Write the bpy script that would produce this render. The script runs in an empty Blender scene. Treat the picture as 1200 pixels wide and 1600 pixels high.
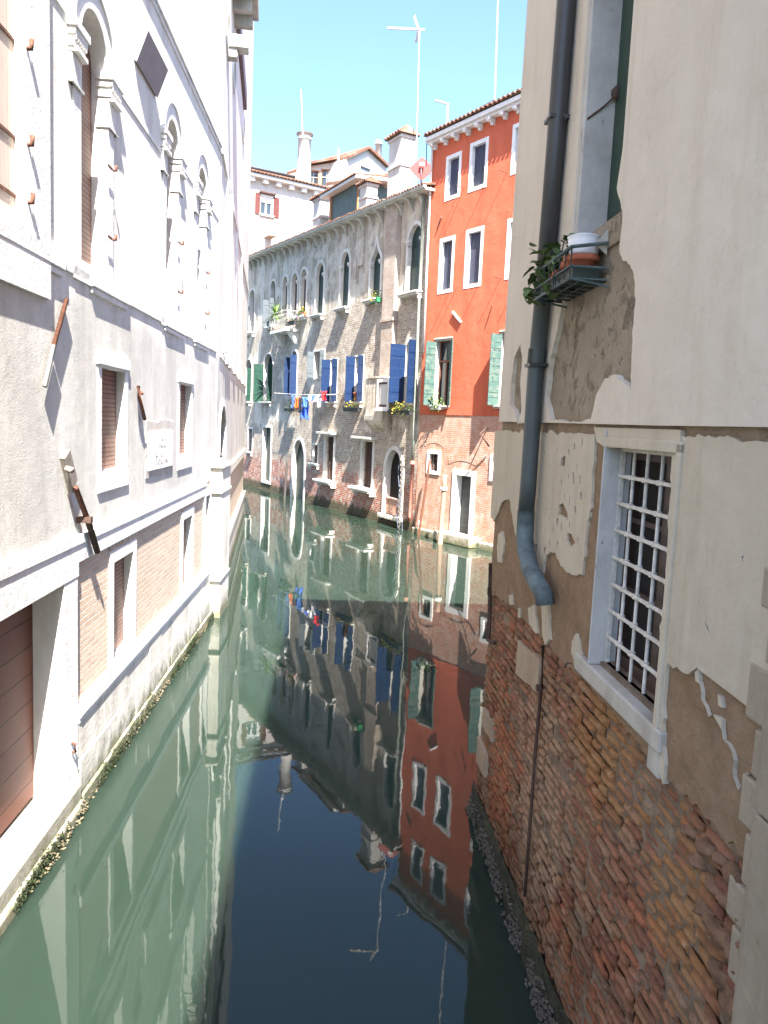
import bpy, bmesh, math, random
from mathutils import Vector, Matrix, noise
from mathutils.geometry import tessellate_polygon
random.seed(7)
S = bpy.context.scene
COL = S.collection
R = math.radians
PI = math.pi

# ------------------------------------------------------------------ camera
CAMZ = 4.0
FPX = 1200.0
PITCH, ROLL = R(6.54), R(2.52)
FW = Vector((0, math.cos(PITCH), -math.sin(PITCH)))
_u = Vector((0, math.sin(PITCH), math.cos(PITCH)))
_x = Vector((1, 0, 0))
CX = _x * math.cos(ROLL) + _u * math.sin(ROLL)
CU = -_x * math.sin(ROLL) + _u * math.cos(ROLL)
CAM = Vector((0, 0, CAMZ))
cd = bpy.data.cameras.new('camera')
cam = bpy.data.objects.new('camera', cd)
COL.objects.link(cam)
m = Matrix((CX, CU, -FW)).transposed().to_4x4()
m.translation = CAM
cam.matrix_world = m
cd.sensor_fit = 'VERTICAL'
cd.sensor_height = 32.0
cd.lens = FPX / 1600.0 * 32.0
cd.clip_start = 0.05
cd.clip_end = 2000
S.camera = cam
S.render.resolution_x, S.render.resolution_y = 768, 1024

# ------------------------------------------------------------------ sky, sun, exposure
SUN = Vector((0.20, -0.72, 1.0)).normalized()
w = bpy.data.worlds.new('World')
S.world = w
w.use_nodes = True
nt = w.node_tree
sky = nt.nodes.new('ShaderNodeTexSky')
sky.sky_type = 'NISHITA'
sky.sun_disc = False
sky.sun_elevation = math.asin(SUN.z)
sky.sun_rotation = math.atan2(SUN.x, SUN.y)
sky.air_density = 1.0
sky.dust_density = 1.8
sky.ozone_density = 6.0
bg = nt.nodes['Background']
bg.inputs[1].default_value = 0.088
nt.links.new(sky.outputs[0], bg.inputs[0])
sl = bpy.data.lights.new('sun', 'SUN')
sl.energy = 5.0
sl.angle = R(0.53)
sl.color = (1.0, 0.95, 0.87)
so = bpy.data.objects.new('sun', sl)
COL.objects.link(so)
so.rotation_euler = SUN.to_track_quat('Z', 'Y').to_euler()
S.view_settings.view_transform = 'Standard'
S.view_settings.look = 'None'
S.view_settings.gamma = 1.0
S.view_settings.exposure = 2.6
S.cycles.max_bounces = 6
S.cycles.diffuse_bounces = 4

# ------------------------------------------------------------------ photograph measurements -> places on real planes
def ray(px, py):
    return CX * ((px - 600) / FPX) - CU * ((py - 800) / FPX) + FW
def on_water(px, py, z=0.0):
    r = ray(px, py)
    return CAM + r * ((z - CAM.z) / r.z)
def at(px, py, Y):
    r = ray(px, py)
    return CAM + r * (Y / r.y)

class Wall:
    """vertical plane: s metres along it, z up, e metres out of it"""
    def __init__(self, o, d, outward):
        self.o = Vector((o[0], o[1], 0)); self.d = Vector((d[0], d[1], 0)).normalized()
        n = Vector((self.d.y, -self.d.x, 0))
        if n.dot(Vector((outward[0], outward[1], 0))) < 0: n = -n
        self.n = n
        self.g = 1 if self.d.cross(n).z > 0 else -1
        x = self.d * self.g
        M = Matrix((x, n, Vector((0, 0, 1)))).transposed().to_4x4()
        M.translation = self.o
        self.M = M
    def px(self, a, b, e=0.0):
        r = ray(a, b)
        P = CAM + r * (((self.o + self.n * e - CAM).dot(self.n)) / r.dot(self.n))
        return ((P - self.o).dot(self.d), P.z)
    def poly(self, pts, e=0.0): return [self.px(a, b, e) for a, b in pts]
    def rect(self, x0, y0, x1, y1, e=0.0):
        ym, xm = (y0 + y1) / 2, (x0 + x1) / 2
        sa, sb = self.px(x0, ym, e)[0], self.px(x1, ym, e)[0]
        za, zb = self.px(xm, y1, e)[1], self.px(xm, y0, e)[1]
        return min(sa, sb), max(sa, sb), za, zb
    def P(self, s, z, e): return self.M @ Vector((s * self.g, e, z))

LW = Wall((-2.88, 5.63), (math.sin(R(-3.25)), math.cos(R(-3.25))), (1, 0))
L2 = Wall((-3.44, 15.5), (-2.57, 17.07), (1, 0))
RW = Wall((1.07, 7.73), (math.sin(R(-4.1)), math.cos(R(-4.1))), (-1, 0))
GW = Wall((1.24, 28.6), (-9.62, 17.7), (-1, -1))
DW = Wall((1.24, 28.6), (-2.23, 3.26), (-1, -1))

# ------------------------------------------------------------------ mesh collector (local coordinates: s, out, up)
class MB:
    def __init__(self, g=1):
        self.v = []; self.f = []; self.g = g; self.smooth = []
    def add(self, pts, faces, smooth=False):
        k = len(self.v)
        self.v += [(p[0] * self.g, p[1], p[2]) for p in pts]
        for f in faces:
            self.f.append([i + k for i in f]); self.smooth.append(smooth)
    def box(self, s0, s1, z0, z1, e0, e1):
        self.add([(a, b, c) for a in (s0, s1) for b in (e0, e1) for c in (z0, z1)],
                 [(0, 1, 3, 2), (4, 6, 7, 5), (0, 4, 5, 1), (2, 3, 7, 6), (0, 2, 6, 4), (1, 5, 7, 3)])
    def hexa(self, p):   # eight corners, bottom four then top four
        self.add(p, [(0, 1, 2, 3), (4, 7, 6, 5), (0, 4, 5, 1), (1, 5, 6, 2), (2, 6, 7, 3), (3, 7, 4, 0)])
    def slab(self, outer, holes=(), e0=0.0, e1=-0.3, depth=None, back=True):
        """outline in (s,z) with holes, front at e0, back at e1; hole linings go to e0-depth"""
        loops = [list(outer)] + [list(h) for h in holes]
        flat = [p for l in loops for p in l]
        tris = tessellate_polygon([[Vector((p[0], p[1], 0)) for p in l] for l in loops])
        self.add([(p[0], e0, p[1]) for p in flat], [tuple(t) for t in tris])
        if back:
            tb = tessellate_polygon([[Vector((p[0], p[1], 0)) for p in l] for l in (loops if depth is None else loops[:1])])
            self.add([(p[0], e1, p[1]) for p in flat], [tuple(reversed(t)) for t in tb])
        for k, l in enumerate(loops):
            eb = e1 if (k == 0 or depth is None) else e0 - depth
            n = len(l)
            self.add([(p[0], e0, p[1]) for p in l] + [(p[0], eb, p[1]) for p in l],
                     [(i, (i + 1) % n, (i + 1) % n + n, i + n) for i in range(n)])
    def tube(self, pts, r, n=10, cap=True, r1=None):
        pts = [Vector(p) for p in pts]
        rings = []
        for i, p in enumerate(pts):
            a = pts[max(0, i - 1)]; b = pts[min(len(pts) - 1, i + 1)]
            t = (b - a).normalized()
            u = t.cross(Vector((0, 0, 1)))
            if u.length < 0.05: u = t.cross(Vector((1, 0, 0)))
            u.normalize(); v = t.cross(u)
            rr = r if r1 is None else r + (r1 - r) * i / (len(pts) - 1)
            rings.append([p + (u * math.cos(2 * PI * k / n) + v * math.sin(2 * PI * k / n)) * rr for k in range(n)])
        f = []
        for i in range(len(pts) - 1):
            for k in range(n):
                f.append((i * n + k, i * n + (k + 1) % n, (i + 1) * n + (k + 1) % n, (i + 1) * n + k))
        if cap:
            f.append(tuple(range(n))); f.append(tuple(range((len(pts) - 1) * n, len(pts) * n)))
        self.add([q for rg in rings for q in rg], f, True)
    def lathe(self, c, prof, n=20):
        pts = []; f = []
        for r, z in prof:
            pts += [(c[0] + r * math.cos(2 * PI * k / n), c[1] + r * math.sin(2 * PI * k / n), c[2] + z) for k in range(n)]
        for i in range(len(prof) - 1):
            for k in range(n):
                f.append((i * n + k, i * n + (k + 1) % n, (i + 1) * n + (k + 1) % n, (i + 1) * n + k))
        self.add(pts, f, True)
    def rock(self, c, r, seed=0, sub=2, amp=0.35):
        bm = bmesh.new(); bmesh.ops.create_icosphere(bm, subdivisions=sub, radius=1)
        pts = []
        for v in bm.verts:
            q = v.co * (1 + amp * noise.noise(v.co * 1.1 + Vector((seed * 3.1, seed * 1.7, seed))) + amp * .4 * noise.noise(v.co * 3 + Vector((seed, 0, 0))))
            pts.append((c[0] + q.x * r[0], c[1] + q.y * r[1], c[2] + q.z * r[2]))
        self.add(pts, [[v.index for v in f.verts] for f in bm.faces], True)
        bm.free()
    def build(self, name, mat, parent=None, M=None, bevel=0.0, **props):
        me = bpy.data.meshes.new(name)
        me.from_pydata(self.v, [], self.f)
        me.polygons.foreach_set('use_smooth', self.smooth)
        uv = me.uv_layers.new(name='uv')
        vs = me.vertices
        for p in me.polygons:
            n = p.normal; ax, ay, az = abs(n.x), abs(n.y), abs(n.z)
            for li in p.loop_indices:
                c = vs[me.loops[li].vertex_index].co
                uv.data[li].uv = (c.x, c.z) if ay >= ax and ay >= az * .8 else ((c.y, c.z) if ax >= az else (c.x, c.y))
        me.materials.append(mat)
        o = bpy.data.objects.new(name, me)
        COL.objects.link(o)
        if parent: o.parent = parent
        if M is not None: o.matrix_local = M
        if bevel:
            b = o.modifiers.new('bevel', 'BEVEL'); b.width = bevel; b.segments = 2; b.limit_method = 'ANGLE'; b.angle_limit = R(50)
        for k, val in props.items(): o[k] = val
        return o

def thing(name, label, cat, M=None, group=None):
    o = bpy.data.objects.new(name, None); COL.objects.link(o)
    o.empty_display_size = 0.2
    if M is not None: o.matrix_world = M
    o['label'] = label; o['category'] = cat
    if group: o['group'] = group
    return o
def T(v): return Matrix.Translation(Vector(v))

def arch(s0, s1, z0, zs, rise=None, n=14, ogee=False):
    """outline of an opening with an arched head springing at zs"""
    c, h = (s0 + s1) / 2, (s1 - s0) / 2
    rise = h if rise is None else rise
    p = [(s0, z0), (s1, z0)]
    for k in range(n + 1):
        a = PI * k / n
        zz = math.sin(a) * rise
        if ogee:
            t = abs(math.cos(a)); zz = rise * ((1 - t) ** .55 * .62 + .38 * max(0, 1 - t * 2.6) ** 1.6)
        p.append((c + math.cos(a) * h, zs + zz))
    return p
def rectp(s0, s1, z0, z1): return [(s0, z0), (s1, z0), (s1, z1), (s0, z1)]
def jag(pts, amp=0.02, step=0.05, closed=True, seed=0):
    rnd = random.Random(seed); out = []
    n = len(pts)
    for i in range(n if closed else n - 1):
        a, b = Vector(pts[i]), Vector(pts[(i + 1) % n])
        L = (b - a).length; k = max(1, int(L / step))
        out.append(tuple(a))
        nn = Vector((-(b - a).y, (b - a).x)) / max(L, 1e-6)
        for j in range(1, k):
            q = a.lerp(b, j / k)
            am = amp * min(1, 3 * j / k, 3 * (k - j) / k)
            dd = noise.noise(Vector((q.x * 6, q.y * 6, seed))) * am * 1.6 + rnd.uniform(-1, 1) * am * .45
            out.append(tuple(q + nn * dd))
    return out

# ------------------------------------------------------------------ materials
class N:
    def __init__(self, name, rough=.85, spec=.3):
        self.m = bpy.data.materials.new(name); self.m.use_nodes = True
        self.t = self.m.node_tree
        self.b = self.t.nodes['Principled BSDF']
        self.b.inputs['Roughness'].default_value = rough
        self.b.inputs['Specular IOR Level'].default_value = spec
        self.tc = self.t.nodes.new('ShaderNodeTexCoord')
    def set(self, inp, val):
        if hasattr(val, 'is_linked') or isinstance(val, bpy.types.NodeSocket): self.t.links.new(val, inp)
        else:
            if isinstance(val, tuple) and len(val) == 3 and inp.type == 'RGBA': val = val + (1,)
            inp.default_value = val
    def node(self, ty, **kw):
        n = self.t.nodes.new(ty)
        for k, v in kw.items(): setattr(n, k, v)
        return n
    def obj(self): return self.tc.outputs['Object']
    def uv(self): return self.tc.outputs['UV']
    def mapv(self, vec, scale=(1, 1, 1), loc=(0, 0, 0)):
        n = self.node('ShaderNodeMapping'); self.set(n.inputs[0], vec)
        n.inputs['Scale'].default_value = scale; n.inputs['Location'].default_value = loc
        return n.outputs[0]
    def noise(self, scale=5, detail=4, rough=.55, vec=None, dist=0.0):
        n = self.node('ShaderNodeTexNoise'); self.set(n.inputs['Vector'], self.obj() if vec is None else vec)
        n.inputs['Scale'].default_value = scale; n.inputs['Detail'].default_value = detail
        n.inputs['Roughness'].default_value = rough; n.inputs['Distortion'].default_value = dist
        return n.outputs['Fac']
    def vor(self, scale=5, vec=None, feature='F1'):
        n = self.node('ShaderNodeTexVoronoi', feature=feature); self.set(n.inputs['Vector'], self.obj() if vec is None else vec)
        n.inputs['Scale'].default_value = scale
        return n.outputs['Distance']
    def ramp(self, fac, a, b, c0=(0, 0, 0), c1=(1, 1, 1)):
        n = self.node('ShaderNodeValToRGB'); self.set(n.inputs[0], fac)
        n.color_ramp.elements[0].position = a; n.color_ramp.elements[1].position = b
        n.color_ramp.elements[0].color = tuple(c0) + (1,); n.color_ramp.elements[1].color = tuple(c1) + (1,)
        return n.outputs[0]
    def mix(self, fac, a, b, mode='MIX'):
        n = self.node('ShaderNodeMixRGB', blend_type=mode)
        self.set(n.inputs[0], fac); self.set(n.inputs[1], a); self.set(n.inputs[2], b)
        return n.outputs[0]
    def math(self, op, a, b=0.0, clamp=False):
        n = self.node('ShaderNodeMath', operation=op, use_clamp=clamp)
        self.set(n.inputs[0], a); self.set(n.inputs[1], b)
        return n.outputs[0]
    def xyz(self, vec=None):
        n = self.node('ShaderNodeSeparateXYZ'); self.set(n.inputs[0], self.obj() if vec is None else vec)
        return n.outputs
    def brick(self, c1, c2, mo, w=.25, h=.066, ms=.009, vec=None, wob=.012):
        v = self.uv() if vec is None else vec
        nz = self.node('ShaderNodeTexNoise'); nz.inputs['Scale'].default_value = 9; self.set(nz.inputs['Vector'], self.obj())
        sub = self.node('ShaderNodeVectorMath', operation='SUBTRACT'); self.set(sub.inputs[0], nz.outputs['Color']); sub.inputs[1].default_value = (.5, .5, .5)
        sc = self.node('ShaderNodeVectorMath', operation='SCALE'); self.set(sc.inputs[0], sub.outputs[0]); sc.inputs['Scale'].default_value = wob * 2
        ad = self.node('ShaderNodeVectorMath', operation='ADD'); self.set(ad.inputs[0], v); self.set(ad.inputs[1], sc.outputs[0])
        n = self.node('ShaderNodeTexBrick'); self.set(n.inputs['Vector'], ad.outputs[0])
        for k, val in (('Color1', c1), ('Color2', c2), ('Mortar', mo)): self.set(n.inputs[k], val)
        n.inputs['Scale'].default_value = 1; n.inputs['Brick Width'].default_value = w; n.inputs['Row Height'].default_value = h
        n.inputs['Mortar Size'].default_value = ms; n.inputs['Mortar Smooth'].default_value = .3; n.inputs['Bias'].default_value = 0
        return n.outputs['Color'], n.outputs['Fac']
    def bump(self, h, dist=.01, strength=1.0):
        n = self.node('ShaderNodeBump'); self.set(n.inputs['Height'], h)
        n.inputs['Distance'].default_value = dist; n.inputs['Strength'].default_value = strength
        if self.b.inputs['Normal'].is_linked:
            self.t.links.new(self.b.inputs['Normal'].links[0].from_socket, n.inputs['Normal'])
        self.t.links.new(n.outputs[0], self.b.inputs['Normal'])
    def col(self, c): self.set(self.b.inputs['Base Color'], c); return self
    def ell(self, c):   # c: list of (cx, cz, rx, rz) in object space -> soft mask
        out = None
        x = self.xyz()
        for cx, cz, rx, rz in c:
            a = self.math('DIVIDE', self.math('SUBTRACT', x[0], cx), rx)
            b = self.math('DIVIDE', self.math('SUBTRACT', x[2], cz), rz)
            d = self.math('SUBTRACT', 1.0, self.math('SQRT', self.math('ADD', self.math('MULTIPLY', a, a), self.math('MULTIPLY', b, b))))
            out = d if out is None else self.math('MAXIMUM', out, d)
        return out

def m_simple(name, c, rough=.6, var=.25, scale=8, bump=.002, metal=0.0, streak=False, spec=.35):
    n = N(name, rough, spec)
    v = n.mapv(n.obj(), (1, 1, .12)) if streak else n.obj()
    f = n.noise(scale, 5, .6, v)
    lo = tuple(k * (1 - var) for k in c); hi = tuple(min(1, k * (1 + var)) for k in c)
    n.col(n.ramp(f, .3, .7, lo, hi))
    n.b.inputs['Metallic'].default_value = metal
    if bump: n.bump(n.noise(scale * 6, 3), bump)
    return n.m

def m_stucco(name, c, stain, amount=.5, grain=.004, low=None):
    n = N(name, .92, .15)
    st = n.noise(2.2, 6, .62, n.mapv(n.obj(), (1.3, 1.3, .16)))
    bl = n.noise(.7, 6, .6)
    k = n.math('MULTIPLY', n.ramp(st, .45, .8), amount)
    cc = n.mix(n.ramp(bl, .35, .7), c, tuple(x * .86 for x in c))
    cc = n.mix(k, cc, stain)
    if low is not None:
        z = n.xyz()[2]
        dk = n.math('MULTIPLY', n.ramp(n.math('SUBTRACT', low, z), 0, .25), n.ramp(n.noise(.9, 7, .7, n.mapv(n.obj(), (1, 1, .6))), .25, .6))
        cc = n.mix(n.math('MULTIPLY', dk, .8), cc, (.43, .415, .385))
        cr = n.ramp(n.noise(1.1, 8, .75, dist=.8), .494, .5); cr2 = n.ramp(n.noise(1.1, 8, .75, dist=.8), .5, .506)
        cc = n.mix(n.math('MULTIPLY', n.math('MULTIPLY', cr, n.math('SUBTRACT', 1.0, cr2)), .55), cc, (.25, .24, .22))
    sp = n.ramp(n.noise(42, 3, .7), .62, .74)
    cc = n.mix(n.math('MULTIPLY', sp, .22 * amount * 2), cc, tuple(x * .6 for x in stain))
    n.col(cc)
    n.bump(n.noise(60, 4, .7), grain); n.bump(n.noise(6, 4), .004)
    return n.m

def m_stone(name, c=(.80, .785, .755), stain=(.42, .40, .36), amt=.45, green=None):
    n = N(name, .7, .3)
    a = n.noise(3.0, 7, .65); b = n.noise(14, 5, .6)
    st = n.ramp(n.noise(2.4, 6, .65, n.mapv(n.obj(), (1.6, 1.6, .25))), .48, .75)
    cc = n.mix(n.ramp(a, .35, .7), c, tuple(x * .82 for x in c))
    cc = n.mix(n.math('MULTIPLY', st, amt), cc, stain)
    cc = n.mix(n.math('MULTIPLY', n.ramp(b, .62, .72), .35), cc, stain)
    if green is not None:
        z = n.xyz()[2]
        g = n.ramp(n.math('ADD', n.math('SUBTRACT', green, z), n.math('MULTIPLY', n.math('SUBTRACT', n.noise(5, 6, .7), .5), .9)), 0, .28)
        cc = n.mix(n.math('MULTIPLY', g, .85), cc, n.ramp(n.noise(11, 5), .35, .65, (.045, .06, .018), (.16, .15, .07)))
    n.col(cc)
    n.bump(b, .006); n.bump(n.noise(50, 3), .002)
    return n.m

def m_brick(name, c1, c2, mo, dirt=(.2, .15, .12), amt=.4, w=.25, h=.066, green=None, white=0.0, wob=.012):
    n = N(name, .92, .15)
    c, f = n.brick(c1, c2, mo, w, h, .009, wob=wob)
    per = n.noise(3.1, 4, .6)
    c = n.mix(n.math('MULTIPLY', n.ramp(per, .4, .68), amt), c, dirt)
    if white:
        c = n.mix(n.math('MULTIPLY', n.ramp(n.noise(1.7, 7, .7), .5, .66), white), c, (.55, .5, .45))
    c = n.mix(.5, c, n.mix(n.noise(26, 4, .7), (.55, .55, .55), (1.35, 1.35, 1.35)), 'MULTIPLY')
    if green is not None:
        z = n.xyz()[2]
        g = n.ramp(n.math('ADD', n.math('SUBTRACT', green, z), n.math('MULTIPLY', n.math('SUBTRACT', n.noise(4, 6, .7), .5), .8)), 0, .25)
        c = n.mix(n.math('MULTIPLY', g, .9), c, n.ramp(n.noise(9, 5), .35, .65, (.03, .032, .02), (.10, .10, .055)))
    n.col(c)
    n.bump(n.math('SUBTRACT', 1.0, f), .012); n.bump(n.noise(30, 5, .7), .008)
    return n.m

def m_planks(name, c, c2, row=.3, w=3.0, line=(.02, .015, .01), rough=.6, ms=.006, vertical=False, wear=None):
    n = N(name, rough, .3)
    v = n.uv()
    if vertical:
        s = n.xyz(v); cb = n.node('ShaderNodeCombineXYZ'); n.set(cb.inputs[0], s[1]); n.set(cb.inputs[1], s[0]); v = cb.outputs[0]
    cc, f = n.brick(c, c2, line, w, row, ms, v, wob=.001)
    g = n.noise(5, 6, .65, n.mapv(n.obj(), (1, 1, 14) if not vertical else (14, 14, 1)))
    cc = n.mix(.55, cc, n.mix(g, (.6, .6, .6), (1.4, 1.4, 1.4)), 'MULTIPLY')
    if wear is not None:
        cc = n.mix(n.ramp(n.noise(4, 7, .72, n.mapv(n.obj(), (1, 1, 2.5))), .5, .56), cc, wear)
    n.col(cc)
    n.bump(n.math('SUBTRACT', 1.0, f), .006); n.bump(g, .002)
    return n.m

WHITE_STUCCO = m_stucco('white stucco', (.80, .765, .705), (.44, .41, .365), .8, .003, low=5.2)
STONE = m_stone('istrian stone')
STONE_FAC = m_stone('facade stone', (.66, .635, .59), (.26, .245, .22), .6)
STONE_OLD = m_stone('weathered stone', (.55, .53, .48), (.16, .15, .13), .7)
STONE_WET = m_stone('plinth stone', (.68, .64, .57), (.27, .25, .20), .6, green=.40)
STONE_STEP = m_stone('step stone', (.40, .375, .315), (.17, .15, .11), .8, green=.26)
L_BRICK = m_brick('pale brick', (.66, .51, .38), (.55, .40, .29), (.70, .65, .57), (.56, .47, .39), .35)
RUST = m_simple('rusty iron', (.11, .045, .026), .8, .5, 30, .002)
RUST_DARK = m_simple('dark rusty iron', (.07, .04, .03), .75, .4, 30, .002)
IRON = m_simple('iron', (.03, .03, .032), .55, .3, 20, .001)
GREY_METAL = m_simple('galvanised metal', (.30, .30, .29), .5, .2, 6, 0)
DOOR_RED = m_planks('red door boards', (.13, .045, .03), (.16, .06, .04), .26, 4.0, (.02, .008, .006), .6)
SHUT_BROWN = m_planks('brown shutter', (.17, .085, .06), (.20, .10, .075), .05, 3.0, (.05, .02, .012), .6)
SHUT_PINK = m_planks('faded pinkish shutter', (.50, .41, .35), (.46, .375, .32), .42, 6, (.30, .22, .18), .7, .003, vertical=True)
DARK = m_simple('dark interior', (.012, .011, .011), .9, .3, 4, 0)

# grey house wall: render worn away to brick
def m_greywall():
    n = N('worn render over brick', .93, .12)
    z = n.xyz()[2]
    st = n.noise(2.6, 6, .65, n.mapv(n.obj(), (1.4, 1.4, .14)))
    c = n.mix(n.ramp(st, .38, .68), (.55, .48, .39), (.20, .175, .15))
    c = n.mix(n.ramp(n.noise(.9, 7, .7), .47, .56), c, (.60, .545, .47))
    c = n.mix(n.math('MULTIPLY', n.ramp(n.noise(13, 6, .75), .54, .66), .6), c, (.17, .15, .13))
    c = n.mix(n.math('MULTIPLY', n.ramp(n.noise(3.2, 6, .7, n.mapv(n.obj(), (2.2, 2.2, .12), (7, 3, 1))), .55, .66), .55), c, (.16, .145, .13))
    top = n.ramp(z, .78, .9) if False else None
    bu, bf = n.brick((.42, .35, .28), (.25, .195, .15), (.52, .47, .40), .27, .085, .014)
    bl, bf2 = n.brick((.40, .13, .08), (.27, .08, .05), (.52, .45, .38), .27, .085, .012)
    low = n.ramp(n.math('ADD', n.math('MULTIPLY', z, -.45), n.math('MULTIPLY', n.noise(1.7, 6, .7), 2.6)), .28, .62)
    bc = n.mix(low, bu, bl)
    bc = n.mix(n.ramp(n.noise(3.5, 6, .72), .5, .62), bc, (.54, .49, .43))
    bc = n.mix(.55, bc, n.mix(n.noise(22, 5, .7), (.15, .15, .15), (1.75, 1.75, 1.75)), 'MULTIPLY')
    pt = []
    for x0, y0, x1, y1 in [(538, 470, 606, 565), (492, 492, 548, 560), (622, 465, 668, 560), (453, 545, 476, 640), (516, 585, 532, 640),
                           (505, 630, 565, 690), (412, 515, 440, 560), (425, 522, 452, 575), (584, 500, 612, 588), (655, 300, 676, 500), (650, 480, 668, 640)]:
        s0, s1, z0, z1 = GW.rect(x0, y0, x1, y1)
        pt.append(((s0 + s1) / 2 * GW.g, (z0 + z1) / 2, (s1 - s0) * .62, (z1 - z0) * .62))
    el = n.ell(pt)
    base = n.math('MULTIPLY', n.math('SUBTRACT', 3.7, z), .55)
    k = n.math('MAXIMUM', n.math('MINIMUM', el, .45), n.math('MINIMUM', base, .26))
    k = n.math('ADD', k, n.math('MULTIPLY', n.math('SUBTRACT', n.noise(1.9, 7, .68, dist=.4), .5), 1.5))
    k = n.ramp(k, .03, .05)
    c = n.mix(k, c, bc)
    g = n.ramp(n.math('ADD', n.math('SUBTRACT', .50, z), n.math('MULTIPLY', n.math('SUBTRACT', n.noise(3, 6, .7), .5), .9)), 0, .2)
    c = n.mix(n.math('MULTIPLY', g, .92), c, n.ramp(n.noise(9, 5), .35, .65, (.035, .035, .022), (.11, .105, .06)))
    n.col(c)
    n.bump(n.math('SUBTRACT', 1.0, n.math('MULTIPLY', k, .8)), .03)
    n.bump(n.math('MULTIPLY', n.math('SUBTRACT', 1.0, bf), k), .014)
    n.bump(n.noise(9, 6, .7), .02); n.bump(n.noise(30, 4, .7), .006)
    return n.m
GREY_WALL = m_greywall()
def m_redwall():
    n = N('red painted render', .9, .15)
    st = n.noise(1.6, 5, .6, n.mapv(n.obj(), (1, 1, .25)))
    c = n.ramp(st, .35, .7, (.56, .14, .078), (.46, .105, .056))
    c = n.mix(n.math('MULTIPLY', n.ramp(n.noise(7, 6, .7), .55, .75), .3), c, (.52, .12, .065))
    n.col(c); n.bump(n.noise(25, 4), .004); n.bump(n.noise(2, 3), .02)
    return n.m
RED_WALL = m_redwall()
RED_BRICK = m_brick('red house brick', (.50, .21, .135), (.42, .15, .09), (.50, .42, .34), (.55, .44, .37), .6, .25, .068, green=.35, white=.5)
WHITE_PAINT = m_simple('white painted trim', (.72, .71, .69), .6, .06, 5, .002)
BLUE = m_planks('blue shutter', (.008, .026, .082), (.007, .022, .072), .36, .24, (.035, .06, .125), .5, .004)
BLUE_GREY = m_planks('weathered slate shutter', (.055, .062, .10), (.045, .05, .085), .14, 2.5, (.014, .016, .026), .6, .008, vertical=True)
GREEN = m_planks('green shutter', (.013, .05, .034), (.011, .042, .028), .36, .25, (.05, .10, .075), .5, .006)
GREEN_WORN = m_planks('peeling green shutter', (.055, .11, .095), (.05, .095, .085), .25, .6, (.02, .04, .035), .75, .010, wear=(.105, .13, .11))
DARK_GREEN = m_planks('dark green shutter', (.02, .04, .034), (.017, .034, .03), .12, 3.0, (.008, .015, .012), .45, .004, vertical=True)
SLATE = m_planks('grey shutter', (.09, .11, .125), (.08, .095, .11), .36, .3, (.16, .18, .19), .6, .006)
BROWN_WOOD = m_planks('brown wood', (.085, .04, .03), (.07, .032, .025), .13, 2.5, (.02, .01, .008), .6, .006, vertical=True)
BLACK_DOOR = m_planks('weathered black door', (.055, .06, .062), (.04, .045, .047), .30, 2.0, (.13, .13, .125), .6, .006)
GLASS = m_simple('window glass', (.03, .04, .05), .08, .2, 2, 0, spec=.8)
CURTAIN = m_simple('white curtain', (.55, .54, .52), .9, .12, 10, 0, streak=True)
def m_tiles():
    n = N('terracotta roof tile', .9, .15)
    c = n.ramp(n.noise(5, 5, .7), .3, .7, (.09, .042, .03), (.20, .105, .07))
    c = n.mix(n.math('MULTIPLY', n.ramp(n.noise(1.6, 6, .7), .5, .65), .6), c, (.19, .17, .14))
    n.col(c); n.bump(n.noise(20, 3), .005)
    return n.m
TILE = m_tiles()
PALE_WALL = m_stucco('pale plaster', (.62, .58, .54), (.45, .36, .31), .6, .004)
PALE_WALL2 = m_stucco('off white plaster', (.64, .62, .59), (.40, .36, .33), .5, .004)
DUSTY = m_stucco('chimney plaster', (.60, .57, .53), (.33, .28, .25), .7, .006)
SHUT_MAROON = m_planks('maroon shutter', (.12, .035, .03), (.10, .03, .026), .2, .5, (.07, .02, .02), .6, .01)
GREEN_PANEL = m_simple('green grey sheet', (.075, .11, .10), .6, .2, 3, 0)
ORANGE_WOOD = m_simple('orange timber', (.33, .15, .06), .7, .35, 7, .002, streak=True)
PINK = m_simple('pinkish red enamel', (.36, .065, .06), .4, .08, 4, 0)

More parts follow.
